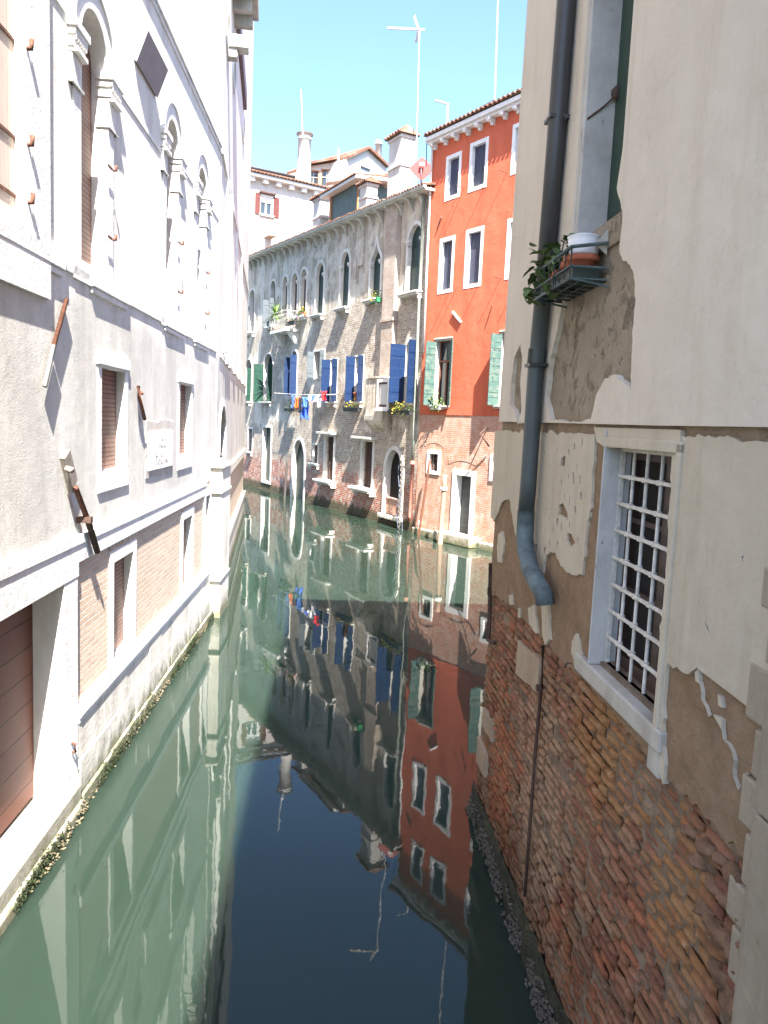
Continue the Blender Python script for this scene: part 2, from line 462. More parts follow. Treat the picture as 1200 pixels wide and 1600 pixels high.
# near wall materials
def m_nearbrick():
    n = N('eroded brick', .95, .12)
    gi = n.node('ShaderNodeNewGeometry').outputs['Random Per Island']
    rp = n.node('ShaderNodeValToRGB'); n.set(rp.inputs[0], gi)
    cr = rp.color_ramp; cr.interpolation = 'CONSTANT'
    cols = [(.27, .125, .075), (.33, .155, .10), (.24, .115, .075), (.30, .17, .095), (.36, .135, .075), (.30, .19, .13), (.24, .10, .07), (.34, .20, .13), (.22, .13, .09), (.31, .14, .085)]
    while len(cr.elements) < len(cols): cr.elements.new(.5)
    for i, (e, c) in enumerate(zip(cr.elements, cols)): e.position = i / len(cols); g_ = sum(c) / 3; e.color = tuple((.10 * g_ + .90 * k_) * .80 for k_ in c) + (1,)
    c = rp.outputs[0]
    x = n.xyz()
    # smeared lime over a wide band, ochre near the window, bright orange toward the far corner
    lime = n.ramp(n.math('ADD', n.ell([(-2.3, 1.2, 1.1, 1.7)]), n.math('MULTIPLY', n.math('SUBTRACT', n.noise(2.6, 7, .7), .5), 2.2)), .25, .7)
    c = n.mix(n.math('MULTIPLY', lime, .68), c, n.ramp(n.noise(12, 5, .7), .3, .7, (.25, .175, .125), (.38, .285, .21)))
    och = n.ramp(n.math('ADD', n.ell([(-3.5, 2.2, 1.0, .55), (-4.5, 1.9, .55, .6)]), n.math('MULTIPLY', n.math('SUBTRACT', n.noise(5, 6, .7), .5), 2.4)), .25, .6)
    c = n.mix(n.math('MULTIPLY', och, .6), c, (.30, .165, .07))
    org = n.ramp(n.math('ADD', n.ell([(-1.0, .9, 1.0, 1.0), (-3.6, .55, 1.6, .45)]), n.math('MULTIPLY', n.math('SUBTRACT', n.noise(4, 6, .7), .5), 2.6)), .35, .75)
    c = n.mix(n.math('MULTIPLY', org, .45), c, (.40, .135, .065))
    c = n.mix(n.math('MULTIPLY', n.ramp(n.noise(16, 6, .72), .54, .68), .55), c, (.09, .06, .045))
    c = n.mix(n.math('MULTIPLY', n.ramp(n.noise(9, 6, .75, dist=.5), .58, .66), .5), c, (.40, .33, .27))
    damp_shade = n.ramp(n.math('ADD', n.math('MULTIPLY', n.math('SUBTRACT', 1.15, x[2]), .8), n.math('MULTIPLY', n.math('SUBTRACT', n.noise(1.6, 6, .7), .5), 1.6)), 0, .7)  # brick darkens toward the water: damp, plus the shade there painted in
    c = n.mix(n.math('MULTIPLY', damp_shade, .6), c, (.055, .032, .02))
    g = n.ramp(n.math('ADD', n.math('SUBTRACT', .30, x[2]), n.math('MULTIPLY', n.math('SUBTRACT', n.noise(4, 6, .7), .5), .7)), 0, .25)
    c = n.mix(n.math('MULTIPLY', g, .93), c, n.ramp(n.noise(8, 5), .35, .65, (.018, .02, .012), (.06, .06, .03)))
    c = n.mix(1.0, c, (1.08, 1.02, .93), 'MULTIPLY')
    n.col(c)
    n.bump(n.noise(40, 6, .75), .008); n.bump(n.noise(11, 5, .7), .012)
    return n.m
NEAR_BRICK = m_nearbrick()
def m_mortar():
    n = N('crumbling mortar', .97, .1)
    c = n.ramp(n.noise(9, 7, .72), .3, .72, (.10, .068, .048), (.30, .23, .17))
    g = n.ramp(n.math('SUBTRACT', .25, n.xyz()[2]), 0, .2)
    c = n.mix(g, c, (.025, .026, .016))
    n.col(c); n.bump(n.noise(35, 6, .75), .012)
    return n.m
MORTAR = m_mortar()
def m_render():
    n = N('bare brown render', .95, .12)
    z = n.xyz()[2]
    c = n.ramp(n.noise(5, 7, .66), .3, .7, (.19, .125, .075), (.28, .195, .13))
    up = n.ramp(n.noise(4, 7, .7), .3, .7, (.22, .18, .13), (.33, .275, .21))
    k = n.ramp(z, 0, 1)
    kk = n.node('ShaderNodeMapRange'); n.set(kk.inputs[0], z); kk.inputs[1].default_value = 3.9; kk.inputs[2].default_value = 4.15
    c = n.mix(kk.outputs[0], c, up)
    c = n.mix(n.math('MULTIPLY', n.ramp(n.noise(45, 3, .7), .63, .70), .6), c, (.08, .06, .045))
    c = n.mix(n.math('MULTIPLY', n.ramp(n.noise(2, 6, .7), .52, .66), .4), c, (.15, .10, .065))
    n.col(c); n.bump(n.noise(50, 5, .7), .004); n.bump(n.noise(9, 6, .7), .03)
    n.bump(n.math('MULTIPLY', n.ramp(n.noise(5, 6, .7, dist=.6), .55, .7), kk.outputs[0]), .03)
    return n.m
RENDER = m_render()
def m_plaster(name, c, dirt, amt):
    n = N(name, .88, .2)
    b = n.noise(1.3, 6, .62)
    cc = n.mix(n.ramp(b, .38, .68), c, tuple(x * .90 for x in c))
    st = n.noise(2.2, 6, .62, n.mapv(n.obj(), (2.0, 2.0, .35), (3, 1, 5)))
    cc = n.mix(n.math('MULTIPLY', n.ramp(st, .52, .74), amt), cc, dirt)
    cc = n.mix(n.math('MULTIPLY', n.ramp(n.noise(33, 4, .7), .66, .72), .3), cc, (.25, .21, .17))
    q = n.noise(.75, 9, .72, dist=.7)
    cr = n.math('MULTIPLY', n.ramp(q, .4965, .4995), n.math('SUBTRACT', 1.0, n.ramp(q, .4995, .5025)))
    cc = n.mix(n.math('MULTIPLY', n.math('MULTIPLY', cr, n.ramp(n.noise(.9, 3), .45, .6)), .45), cc, (.22, .18, .14))
    dr = n.ramp(n.noise(1.5, 5, .6, n.mapv(n.obj(), (3.5, 3.5, .22), (1, 8, 2))), .58, .78)
    cc = n.mix(n.math('MULTIPLY', dr, amt * .7), cc, tuple(x * .72 for x in dirt))
    n.col(cc); n.bump(n.noise(4, 4), .02); n.bump(n.noise(70, 3, .6), .0012)
    return n.m
PLASTER_UP = m_plaster('smooth cream plaster', (.55, .49, .41), (.43, .35, .265), .5)
PLASTER_LOW = m_plaster('dirty cream plaster', (.45, .395, .31), (.30, .245, .18), .6)
JAMB_BLUE = m_simple('bluish flaked jamb', (.60, .62, .66), .75, .08, 6, .004)
def m_jamb():
    n = N('chipped window stone', .8, .25)
    c = n.mix(n.ramp(n.noise(3, 6, .65), .4, .7), (.44, .43, .405), (.33, .315, .29))
    c = n.mix(n.math('MULTIPLY', n.ramp(n.noise(17, 4, .6, n.mapv(n.obj(), (1, 1, .5))), .66, .70), .8), c, (.16, .12, .09))
    n.col(c); n.bump(n.noise(14, 5, .7), .008)
    return n.m
JAMB = m_jamb()
GRILLE = m_simple('white painted grille', (.52, .49, .44), .7, .25, 25, .002)
PIPE_DARK = m_simple('dark drainpipe', (.035, .036, .038), .45, .2, 3, .001, spec=.5)
PIPE_BLUE = m_simple('blue green drainpipe', (.045, .058, .06), .5, .35, 4, .002, streak=True, spec=.5)
PIPE_PALE = m_simple('chalky blue pipe bend', (.085, .115, .125), .7, .45, 9, .002)
FRAME_DARK = m_simple('dark brown window wood', (.045, .025, .02), .5, .3, 6, .001, streak=True)
TERRA = m_simple('terracotta', (.38, .115, .06), .75, .2, 9, .002)
WHITE_CERAMIC = m_simple('white enamel', (.75, .77, .82), .25, .05, 3, 0, spec=.5)
TRAY = m_simple('dark green tray', (.028, .042, .034), .45, .25, 5, 0)
RACKM = m_simple('green painted rack', (.05, .075, .075), .5, .3, 15, 0)
IVY = m_simple('ivy leaf', (.10, .15, .055), .5, .45, 9, 0)
RUBBLE = m_simple('rubble stone', (.17, .095, .055), .95, .5, 7, .012)
LEAF = m_simple('leaf green', (.06, .105, .03), .5, .45, 7, 0)
LEAF_DARK = m_simple('dark leaf', (.035, .06, .022), .5, .4, 9, 0)
LEAF_BRIGHT = m_simple('bright leaf', (.10, .17, .035), .5, .4, 7, 0)  # brighter green for the yucca and some window plants
SOIL = m_simple('soil', (.05, .035, .025), .95, .4, 20, .004)
YELLOW = m_simple('yellow petals', (.75, .55, .02), .6, .15, 7, 0)
SHELL = m_simple('mussel shells', (.05, .045, .038), .5, .8, 40, .002)
ALGAE = m_simple('wet algae', (.020, .030, .008), .75, .7, 9, .012)
WOOD_POST = m_simple('weathered timber', (.30, .20, .14), .85, .35, 6, .004, streak=True)
WOOD_DARK = m_simple('dark timber', (.06, .05, .045), .85, .35, 6, .004, streak=True)

# ------------------------------------------------------------------ water
def m_water():
    n = N('murky canal water', .015, .5)
    n.b.inputs['IOR'].default_value = 1.33; n.b.subsurface_method = 'BURLEY'; n.b.inputs['Subsurface Weight'].default_value = .85; n.b.inputs['Subsurface Radius'].default_value = (.12, .2, .16); n.b.inputs['Subsurface Scale'].default_value = 1.0
    c = n.mix(n.ramp(n.noise(.25, 4), .35, .65), (.016, .028, .020), (.019, .032, .0235))
    n.col(c)
    v = n.mapv(n.obj(), (1, .55, 1))
    n.bump(n.noise(.8, 3, .45, v), .0052, 1.0)
    n.bump(n.noise(6, 3, .5, v), .0004, 1.0)
    return n.m
mb = MB(); mb.add([(-80, -30, 0), (80, -30, 0), (80, 140, 0), (-80, 140, 0)], [(0, 1, 2, 3)])
mb.build('water', m_water(), kind='structure')

# ------------------------------------------------------------------ shared builders
def leaf_box(mb, sh, width, ang, z0, z1, far, e_h=.02, th=.035):
    """shutter leaf hinged at s=sh; ang degrees open from closed"""
    a = R(ang); dx = math.cos(a) * width * (-1 if far else 1); de = math.sin(a) * width
    L = math.hypot(dx, de); nx, ne = -de / L * th, dx / L * th
    p = [(sh, e_h), (sh + dx, e_h + de), (sh + dx + nx, e_h + de + ne), (sh + nx, e_h + ne)]
    mb.hexa([(q[0], q[1], z0) for q in p] + [(q[0], q[1], z1) for q in p])
    # two ledges on the leaf so that it is not a bare board
    for t in (.18, .8):
        zz = z0 + (z1 - z0) * t
        q0 = (sh + dx * .06 - nx * .35, e_h + de * .06 - ne * .35); q1 = (sh + dx * .94 - nx * .35, e_h + de * .94 - ne * .35)
        mb.hexa([(q0[0], q0[1], zz), (q1[0], q1[1], zz), (q1[0] + nx * 1.7, q1[1] + ne * 1.7, zz), (q0[0] + nx * 1.7, q0[1] + ne * 1.7, zz),
                 (q0[0], q0[1], zz + .06), (q1[0], q1[1], zz + .06), (q1[0] + nx * 1.7, q1[1] + ne * 1.7, zz + .06), (q0[0] + nx * 1.7, q0[1] + ne * 1.7, zz + .06)])

def grow(pts, k):
    c = sum(p[0] for p in pts) / len(pts); zb = min(p[1] for p in pts)
    n = len(pts); out = []
    for i in range(n):
        a, b, d = Vector(pts[i - 1]), Vector(pts[i]), Vector(pts[(i + 1) % n])
        t1 = (b - a); t2 = (d - b)
        n1 = Vector((t1.y, -t1.x)).normalized() if t1.length > 1e-6 else Vector((0, 0)); n2 = Vector((t2.y, -t2.x)).normalized() if t2.length > 1e-6 else n1
        nn = (n1 + n2); nn = nn.normalized() if nn.length > 1e-6 else n1
        cosv = max(.5, nn.dot(n2) if n2.length > 0 else 1)
        out.append(tuple(b + nn * k / cosv))
    return out

def tile_roof(mb, s0, s1, ef, zf, eb, zb, pitch=.2, th=.06):
    mb.hexa([(s0, ef, zf - th), (s1, ef, zf - th), (s1, eb, zb - th), (s0, eb, zb - th), (s0, ef, zf), (s1, ef, zf), (s1, eb, zb), (s0, eb, zb)])
    n = int((s1 - s0) / pitch)
    for i in range(n):
        s = s0 + (i + .5) * pitch; r = pitch * .34
        pts = []; k = 6
        for ee, zz in ((ef + .05, zf - .02), (eb, zb)):
            for j in range(k + 1):
                a = PI * j / k
                pts.append((s + math.cos(a) * r, ee, zz + math.sin(a) * r * .9))
        f = [(j, j + 1, j + k + 2, j + k + 1) for j in range(k)] + [tuple(range(k + 1))]
        mb.add(pts, f)

def leaf_cluster(mb, c, spread, n, size, seed=0, shape='blade', droop=.3):
    rnd = random.Random(seed)
    for i in range(n):
        p = Vector((c[0] + rnd.gauss(0, spread[0]), c[1] + rnd.gauss(0, spread[1]), c[2] + rnd.gauss(0, spread[2])))
        leaf_at(mb, p, rnd, size * rnd.uniform(.6, 1.25), shape, droop)
def leaf_at(mb, p, rnd, L, shape='ivy', droop=.3):
    a = rnd.uniform(0, 2 * PI); t = rnd.uniform(-.9, .5)
    d = Vector((math.cos(a) * math.cos(t), math.sin(a) * math.cos(t), math.sin(t)))
    u = d.cross(Vector((rnd.uniform(-.4, .4), rnd.uniform(-.4, .4), 1))).normalized(); v = u.cross(d)
    prof = [(0, .12), (.12, .42), (.35, .5), (.55, .33), (.75, .36), (1, 0)] if shape == 'ivy' else [(0, .04), (.25, .2), (.6, .18), (1, 0)]
    pts = []; k = len(prof)
    for x, wv in prof:
        b = p + d * (x * L) - Vector((0, 0, droop * L * x * x))
        pts += [b - u * wv * L + v * wv * L * .25, b, b + u * wv * L + v * wv * L * .25]
    f = []
    for i in range(k - 1):
        f += [(i * 3, i * 3 + 1, i * 3 + 4, i * 3 + 3), (i * 3 + 1, i * 3 + 2, i * 3 + 5, i * 3 + 4)]
    mb.add(pts, f, True)
# ------------------------------------------------------------------ house helper
def split(H, name, mbs, mat, parent=None, bevel=0.0, **k):
    return [H.part(name, q, mat, parent, bevel, **k) for q in mbs]
class House:
    def __init__(self, name, label, cat, W):
        self.W = W; self.root = thing(name, label, cat, W.M); self.holes = []
    def mb(self): return MB(self.W.g)
    def part(self, name, mb, mat, parent=None, bevel=0.0, **k): return mb.build(name, mat, parent or self.root, bevel=bevel, **k)
    def window(self, s0, s1, z0, z1, zs=None, ogee=False, frame=.1, proud=.04, depth=.25, fmat=None, fill=None, fillname='shutter', sill=None,
               leaves=(), leafmat=None, name='window', flabel=None, rise=None, sillmat=None, bars=None, holes=None, sill_z=None, brackets=True, cap=False, collar=False):
        fmat = fmat or (STONE_FAC if self.W is GW else STONE)
        out = arch(s0, s1, z0, zs, rise, ogee=ogee) if zs is not None else rectp(s0, s1, z0, z1)
        (self.holes if holes is None else holes).append(grow(out, frame * .5) if frame else out)
        b = self.mb()
        if frame:
            b.slab(grow(out, frame), [out], proud, -depth)
        if cap:
            for a in (s0, s1):
                b.box(a - frame * .9, a + frame * .9, zs - .05, zs + .05, -.03, proud + .05)
                b.box(a - frame * .7, a + frame * .7, zs - .12, zs - .05, -.03, proud + .025)
        if collar:
            for a in (s0, s1):
                b.box(a - frame * .8, a + frame * .8, z0, z0 + .09, -.03, proud + .03)
        if not frame:
            b.slab(grow(out, .001), [grow(out, -.03)], -depth + .08, -depth)
        wi = self.part(name, b, fmat, bevel=.006 if frame > .09 else 0)
        if flabel: wi['label'] = flabel
        if fill:
            f = self.mb(); f.slab(grow(out, .02), [], -depth + .012, -depth - .03)
            self.part(fillname, f, fill, wi)
        if sill:
            zz = z0 if sill_z is None else sill_z
            q = self.mb(); e, th, ov = sill
            q.box(s0 - ov, s1 + ov, zz - th * .5, zz - .002, -.05, e); q.box(s0 - ov + .04, s1 + ov - .04, zz - th, zz - th * .5, -.05, e * .8)
            if brackets:
                for a in (s0 - ov + .12, s1 + ov - .12):
                    q.box(a - .05, a + .05, zz - th - .14, zz - th, -.05, e * .55)
            self.part('sill', q, sillmat or fmat, wi, bevel=.008)
        for far, ang, wd, za, zb in leaves:
            l = self.mb(); leaf_box(l, s1 if far else s0, wd, ang, za, zb, far, .03)
            self.part('shutter', l, leafmat, wi)
        if bars:
            q = self.mb(); nv, nh, r, eb = bars
            for i in range(nv):
                a = s0 + (s1 - s0) * (i + .5) / nv; q.tube([(a, eb, z0 - .01), (a, eb, z1 + .01)], r, 6)
            for i in range(nh):
                a = z0 + (z1 - z0) * (i + .5) / nh; q.tube([(s0 - .01, eb - r, a), (s1 + .01, eb - r, a)], r, 6)
            self.part('bars', q, RUST_DARK, wi)
        return wi

# ================================================================== white palazzo on the left
H = House('palazzo', 'sunlit white palazzo with stone window frames and a pale brick base along the canal', 'palazzo', LW)
PZ = H
SE = 9.75            # where the facade bends
hu, hb = [], []      # openings in the rendered wall and in the brick base
ZB = 2.78
# small square-headed windows of the mezzanine
for x in ((2.50, 3.36, 3.36, 4.46), (6.38, 7.25, 3.36, 4.48)):
    s0, s1, z0, z1 = x
    wi = H.window(s0, s1, z0, z1, frame=.13, proud=.012, depth=.10, fill=SHUT_BROWN, fillname='shutter', holes=hu)
    b = H.mb(); b.box(s0 - .16, s1 + .14, z1 + .02, z1 + .15, -.04, .035); H.part('lintel', b, STONE, wi, bevel=.01)
    b = H.mb(); b.box(s0 - .13, s1 + .15, z0 - .22, z0 - .02, -.04, .02); H.part('sill', b, STONE, wi, bevel=.008)
# tall round-headed windows of the main floor
def big_arch(s0, s1, zs, fillmat, open_leaf=True, z0=5.42):
    wi = H.window(s0, s1, z0, zs + (s1 - s0) / 2, zs=zs, frame=.2, proud=.02, depth=.16, fill=fillmat, holes=hu)
    b = H.mb()
    for r0, r1, e in ((.2, .26, .04), (.26, .30, .025)):          # moulded archivolt
        o = [p for p in arch(s0 - r1, s1 + r1, zs, zs, (s1 - s0) / 2 + r1)]
        i = [p for p in arch(s0 - r0, s1 + r0, zs, zs, (s1 - s0) / 2 + r0)]
        b.slab(o[1:] + list(reversed(i[1:])), [], e, -.02)
    H.part('archivolt', b, STONE, wi)
    caps = []
    for sa, sb in ((s1 - .02, s1 + .30), (s0 - .30, s0 + .02)):
        b = H.mb(); caps.append(b)
        b.box(sa - .02, sb + .05, zs - .04, zs + .03, -.1, .085); b.box(sa, sb + .02, zs - .10, zs - .04, -.1, .07)
        for k in range(6): b.box(sa + .02 + k * .052, sa + .05 + k * .052, zs - .14, zs - .10, -.1, .072)
        b.box(sa + .005, sb, zs - .20, zs - .14, -.1, .055); b.box(sa + .02, sb - .02, zs - .24, zs - .20, -.1, .085)
        b.box(sa + .03, sb - .03, zs - .5, zs - .24, -.1, .03); b.box(sa, sb, zs - .50, zs - .475, -.1, .045)
    split(H, 'capital', caps, STONE, wi, bevel=.004)
    hs = []
    for zz in (5.8, 6.5):
        b = H.mb(); hs.append(b)
        b.tube([(s1 + .06, .055, zz), (s1 + .06, .085, zz), (s1 + .06, .09, zz + .05)], .014, 6); b.box(s1 - .12, s1 + .03, zz - .012, zz + .012, .05, .06)
    split(H, 'hinge', hs, RUST, wi)
    return wi
big_arch(1.85, 2.66, 7.40, SHUT_BROWN)
big_arch(5.30, 6.02, 7.72, SHUT_BROWN)
big_arch(7.55, 8.28, 7.78, SHUT_BROWN)
wi = H.window(-.75, .53, 5.42, 9.0, frame=.5, proud=.04, depth=.06, fill=SHUT_PINK, holes=hu)
hs = []
for zz in (5.62, 6.05, 6.75):
    b = H.mb(); hs.append(b); b.box(.1, .56, zz - .012, zz + .012, -.047, -.035); b.tube([(.57, .02, zz - .03), (.57, .07, zz - .03), (.575, .075, zz + .04)], .018, 6)
split(H, 'hinge', hs, RUST, wi)
# upper floor window (just its foot is in sight) with reddish shutter
wi = H.window(4.6, 5.42, 9.40, 11.4, frame=.14, proud=.04, depth=.1, fill=m_simple('salmon shutter', (.52, .24, .18), .7, .1), holes=hu)
# arched stair window near the bend
b = H.mb()
b.slab([(-4, ZB - .02), (SE, ZB - .02), (SE, 15), (-4, 15)], hu, 0, -6, .17)
wl = H.part('wall', b, WHITE_STUCCO)
# string courses and sills
b = H.mb()
b.box(-4, SE + .02, 5.24, 5.34, -.05, .02)
for a, c in ((-.9, 1.38), (2.12, 3.42), (5.25, 6.55), (7.4, 8.7)): b.box(a, c, 5.22, 5.40, -.05, .045); b.box(a + .03, c - .03, 5.16, 5.22, -.05, .03)
H.part('string_course', b, STONE, bevel=.012)
b = H.mb(); b.box(-4, SE + .02, 9.10, 9.24, -.05, .045); b.box(-4, SE, 9.03, 9.10, -.05, .02); H.part('string_course', b, STONE, bevel=.01)
for q in ((2.98, 5.0, 7.42, 7.48), (6.33, 7.24, 7.66, 7.72), (8.6, SE, 7.74, 7.79), (-4, 1.5, 7.42, 7.48)):
    b = H.mb(); b.box(*q, -.02, .012); H.part('impost_band', b, STONE)
b = H.mb(); b.box(-4, 8.75, 2.52, 2.70, -.05, .03); b.box(-4, 8.75, 2.70, 2.80, -.05, .04); H.part('string_course', b, STONE, bevel=.01)
# brick base
for s0, s1, z0, z1 in ((2.96, 3.78, 1.14, 2.30), (6.78, 7.52, 1.10, 2.30)):
    H.window(s0, s1, z0, z1, frame=.14, proud=.012, depth=.12, fill=SHUT_BROWN, holes=hb)
H.window(8.72, 9.2, 1.0, 2.5, frame=.1, proud=.03, depth=.14, fill=SHUT_BROWN, holes=hb)
door_hole = rectp(-1.9, 1.34, .3, 2.54)
hb.append(grow(door_hole, .05))
b = H.mb(); b.slab([(-4, -.5), (SE, -.5), (SE, ZB - .02), (-4, ZB - .02)], hb, -.01, -6, .2); H.part('brick_base', b, L_BRICK)
for c in (3.37, 7.15):
    b = H.mb()
    for k in range(9):
        a = (k - 4) * .115; b.hexa([(c + a - .05, -.02, 2.46), (c + a + .05, -.02, 2.46), (c + a + .05, .008, 2.46), (c + a - .05, .008, 2.46),
                                     (c + a * 1.12 - .05, -.02, 2.51), (c + a * 1.12 + .05, -.02, 2.51), (c + a * 1.12 + .05, .008, 2.51), (c + a * 1.12 - .05, .008, 2.51)])
    H.part('brick_arch', b, L_BRICK)
# water door
b = H.mb(); b.slab(rectp(-2.3, 1.70, .22, 2.70 - .18), [rectp(-1.9, 1.34, .22, 2.40)], .03, -.34); b.box(-2.35, 1.72, 2.40, 2.52, -.1, .035)
dr = H.part('water_door', b, STONE, bevel=.012)
b = H.mb(); b.box(-1.95, 1.40, .345, 2.5, -.32, -.26); H.part('door_leaf', b, DOOR_RED, dr)
b = H.mb(); b.tube([(1.52, .03, .78), (1.52, .06, .78), (1.52, .065, .70), (1.52, .04, .69)], .014, 6); H.part('iron_ring', b, RUST, dr)
# stone plinth with separate blocks, its moulding, the step
b = H.mb(); b.box(1.74, SE, .94, 1.08, -.05, .045); b.box(1.74, SE, .88, .94, -.05, .03); H.part('plinth_moulding', b, STONE, bevel=.012)
b = H.mb(); rnd = random.Random(3)
for z0, z1, e in ((.52, .88, .02), (.16, .515, .04), (-.5, .155, .07)):
    a = 1.74
    while a < SE:
        c = min(SE, a + rnd.uniform(.7, 1.3)); b.box(a + .004, c - .004, z0, z1 - .006, -.1, e + rnd.uniform(-.008, .008)); a = c
H.part('plinth', b, STONE_WET, bevel=.014)
b = H.mb(); b.box(-4, 1.735, -.5, .30, -.32, .06); b.box(-4, 1.72, -.5, .12, -.1, .10); H.part('door_step', b, STONE_STEP, bevel=.03)
# buttress at the bend
b = H.mb(); b.box(SE - .35, SE + .75, -.4, 3.0, -.2, .22); b.box(SE - .42, SE + .82, 3.0, 3.08, -.2, .26); b.box(SE - .42, SE + .8, 2.5, 2.56, -.2, .24); b.box(SE - .42, SE + .8, .75, .80, -.2, .24)
H.part('buttress', b, STONE_WET, bevel=.015)
# iron anchors, old flues, hood
def anchor(pts, r, mat, name='iron_anchor', extra=None):
    b = H.mb(); b.tube(pts, r, 6)
    if extra: extra(b)
    return H.part(name, b, mat)
def px3(a, c, e): s, z = LW.px(a, c, e); return (s, e, z)
anchor([px3(104, 468, .035), px3(84, 540, .035)], .022, RUST)
anchor([px3(84, 540, .045), px3(70, 604, .045)], .022, GREY_METAL)
anchor([px3(216, 604, .03), px3(218, 622, .07), px3(226, 655, .05)], .024, RUST, extra=lambda b: b.tube([px3(218, 612, .0), px3(222, 615, .08)], .02, 6))
q = [px3(97, 704, .03), px3(103, 708, .03), px3(109, 762, .03), px3(106, 770, .03)]
b = H.mb(); p = [LW.px(*k) for k in ((93, 716), (101, 702), (113, 748), (106, 770))]
b.slab(p, [], .05, 0); b.tube([px3(104, 732, .05), px3(113, 735, .11)], .03, 6); H.part('anchor_plate', b, m_simple('grey brown iron', (.22, .19, .165), .7, .3, 12))
anchor([px3(118, 762, .08), px3(137, 812, .08)], .030, RUST)
anchor([px3(137, 812, .08), px3(152, 862, .08)], .034, RUST_DARK, extra=lambda b: b.box(px3(137, 812, .1)[0] - .03, px3(137, 812, .1)[0] + .03, px3(137, 812, .1)[2] - .03, px3(137, 812, .1)[2] + .03, 0, .14))
b = H.mb(); b.hexa([(3.69, .0, 8.02), (4.69, .0, 8.02), (4.69, .03, 8.0), (3.69, .03, 8.0), (3.69, .12, 8.36), (4.69, .12, 8.36), (4.69, .16, 8.34), (3.69, .16, 8.34)])
H.part('window_hood', b, m_simple('grey hood sheet', (.30, .29, .30), .7, .1, 4))
b = H.mb()
b.slab(rectp(4.43, 5.83, 3.25, 3.76), [], .03, -.05)
plq = H.part('stone_plaque', b, STONE, bevel=.006)
b = H.mb(); b.slab(jag(rectp(4.34, 5.92, 3.16, 3.90), .03, .06, seed=4), [], .012, -.05)
H.part('plaque_bed', b, m_stone('broken mortar', (.50, .46, .42), (.25, .22, .2), .8))
def text_part(txt, s, z, e, size, W, mat, parent, name='lettering'):
    cu = bpy.data.curves.new(name, 'FONT'); cu.body = txt; cu.size = size; cu.extrude = .003; cu.align_x = 'CENTER'
    o = bpy.data.objects.new(name, cu); COL.objects.link(o)
    bpy.context.view_layer.update()
    me = bpy.data.meshes.new_from_object(o); bpy.data.objects.remove(o)
    me.transform(Matrix.Rotation(PI / 2, 4, 'X') @ Matrix.Scale(1, 4))
    if W.g == -1: pass
    # glyph x must run along the reading direction seen from outside the wall
    me.transform(Matrix.Rotation(PI, 4, 'Z'))
    me.transform(T((s * W.g, e, z)))
    me.materials.append(mat)
    o = bpy.data.objects.new(name, me); COL.objects.link(o); o.parent = parent
    return o
LETTER = m_simple('worn engraved letters', (.40, .38, .36), .8, .1, 9)
text_part('VIC IS', 5.13, 3.55, .031, .17, LW, LETTER, plq); text_part('TIPOVAI', 5.13, 3.32, .031, .19, LW, LETTER, plq)

# second stretch of the same palazzo, past the bend (own local frame, same thing)
G2 = bpy.data.objects.new('far_wing', None); 
class Sub:   # builds parts given in another wall's coordinates into the palazzo's frame
    def __init__(s, W): s.W = W; s.K = LW.M.inverted() @ W.M
    def mb(s): return MB(s.W.g)
    def part(s, name, mb, mat, parent=None, bevel=0.0):
        o = mb.build(name, mat, PZ.root, bevel=bevel); o.matrix_local = s.K; return o
bpy.data.objects.remove(G2)
F = Sub(L2)
h2 = []
ov = []
for x0, y0, x1, y1 in ((352.5, 18, 357.5, 81), (363, 92, 367, 140), (378, 183, 381.5, 222)):
    s, z = L2.px((x0 + x1) / 2, (y0 + y1) / 2); zt = L2.px((x0 + x1) / 2, y0)[1]; zb = L2.px((x0 + x1) / 2, y1)[1]
    h = (zt - zb) / 2; ov.append([(s + .42 * math.cos(2 * PI * k / 20), z + h * math.sin(2 * PI * k / 20)) for k in range(20)])
arc2 = arch(.75, 2.9, 3.08, 3.62, .62)
b = F.mb(); b.slab([(.0, 2.6), (16.9, 2.6), (16.9, 20), (.0, 20)], ov + [arc2], 0, -6, .2); F.part('wall', b, WHITE_STUCCO)
for o_ in ov:
    b = F.mb(); b.slab(grow(o_, .1), [o_], .04, -.1); F.part('round_window', b, STONE)
    b = F.mb(); b.slab(grow(o_, .02), [], -.15, -.19); F.part('pane', b, GLASS)
b = F.mb(); b.slab(grow(arc2, .13), [arc2], .04, -.18); F.part('window', b, STONE); b = F.mb(); b.slab(grow(arc2, .02), [], -.18, -.2); F.part('shutter', b, SHUT_BROWN)
b = F.mb(); b.slab([(.0, -.5), (16.9, -.5), (16.9, 2.6), (.0, 2.6)], [], -.02, -6); F.part('brick_base', b, L_BRICK)
b = F.mb(); b.box(.5, 16.95, 5.22, 5.34, -.05, .025)
for a in (2.2, 3.4, 6.0, 9.0, 12): b.box(a, a + 1.0, 5.2, 5.42, -.05, .07)
F.part('string_course', b, STONE)
b = F.mb(); b.box(.0, 16.95, 9.05, 9.24, -.05, .04); F.part('string_course', b, STONE)
b = F.mb(); b.box(.3, 16.95, 2.5, 2.72, -.05, .06); b.box(.3, 16.95, .8, .95, -.05, .08); b.box(.3, 16.95, -.4, .8, -.05, .05); F.part('plinth', b, STONE_WET)
for a in (1.6, 3.3, 6.2, 9.5):
    b = F.mb(); b.box(a, a + .3, 5.4, 9.0, -.02, .05); F.part('pilaster', b, STONE)
b = F.mb(); b.tube([(2.6, .05, 5.5), (2.6, .05, 9.0)], .05, 8); F.part('flue', b, STONE)
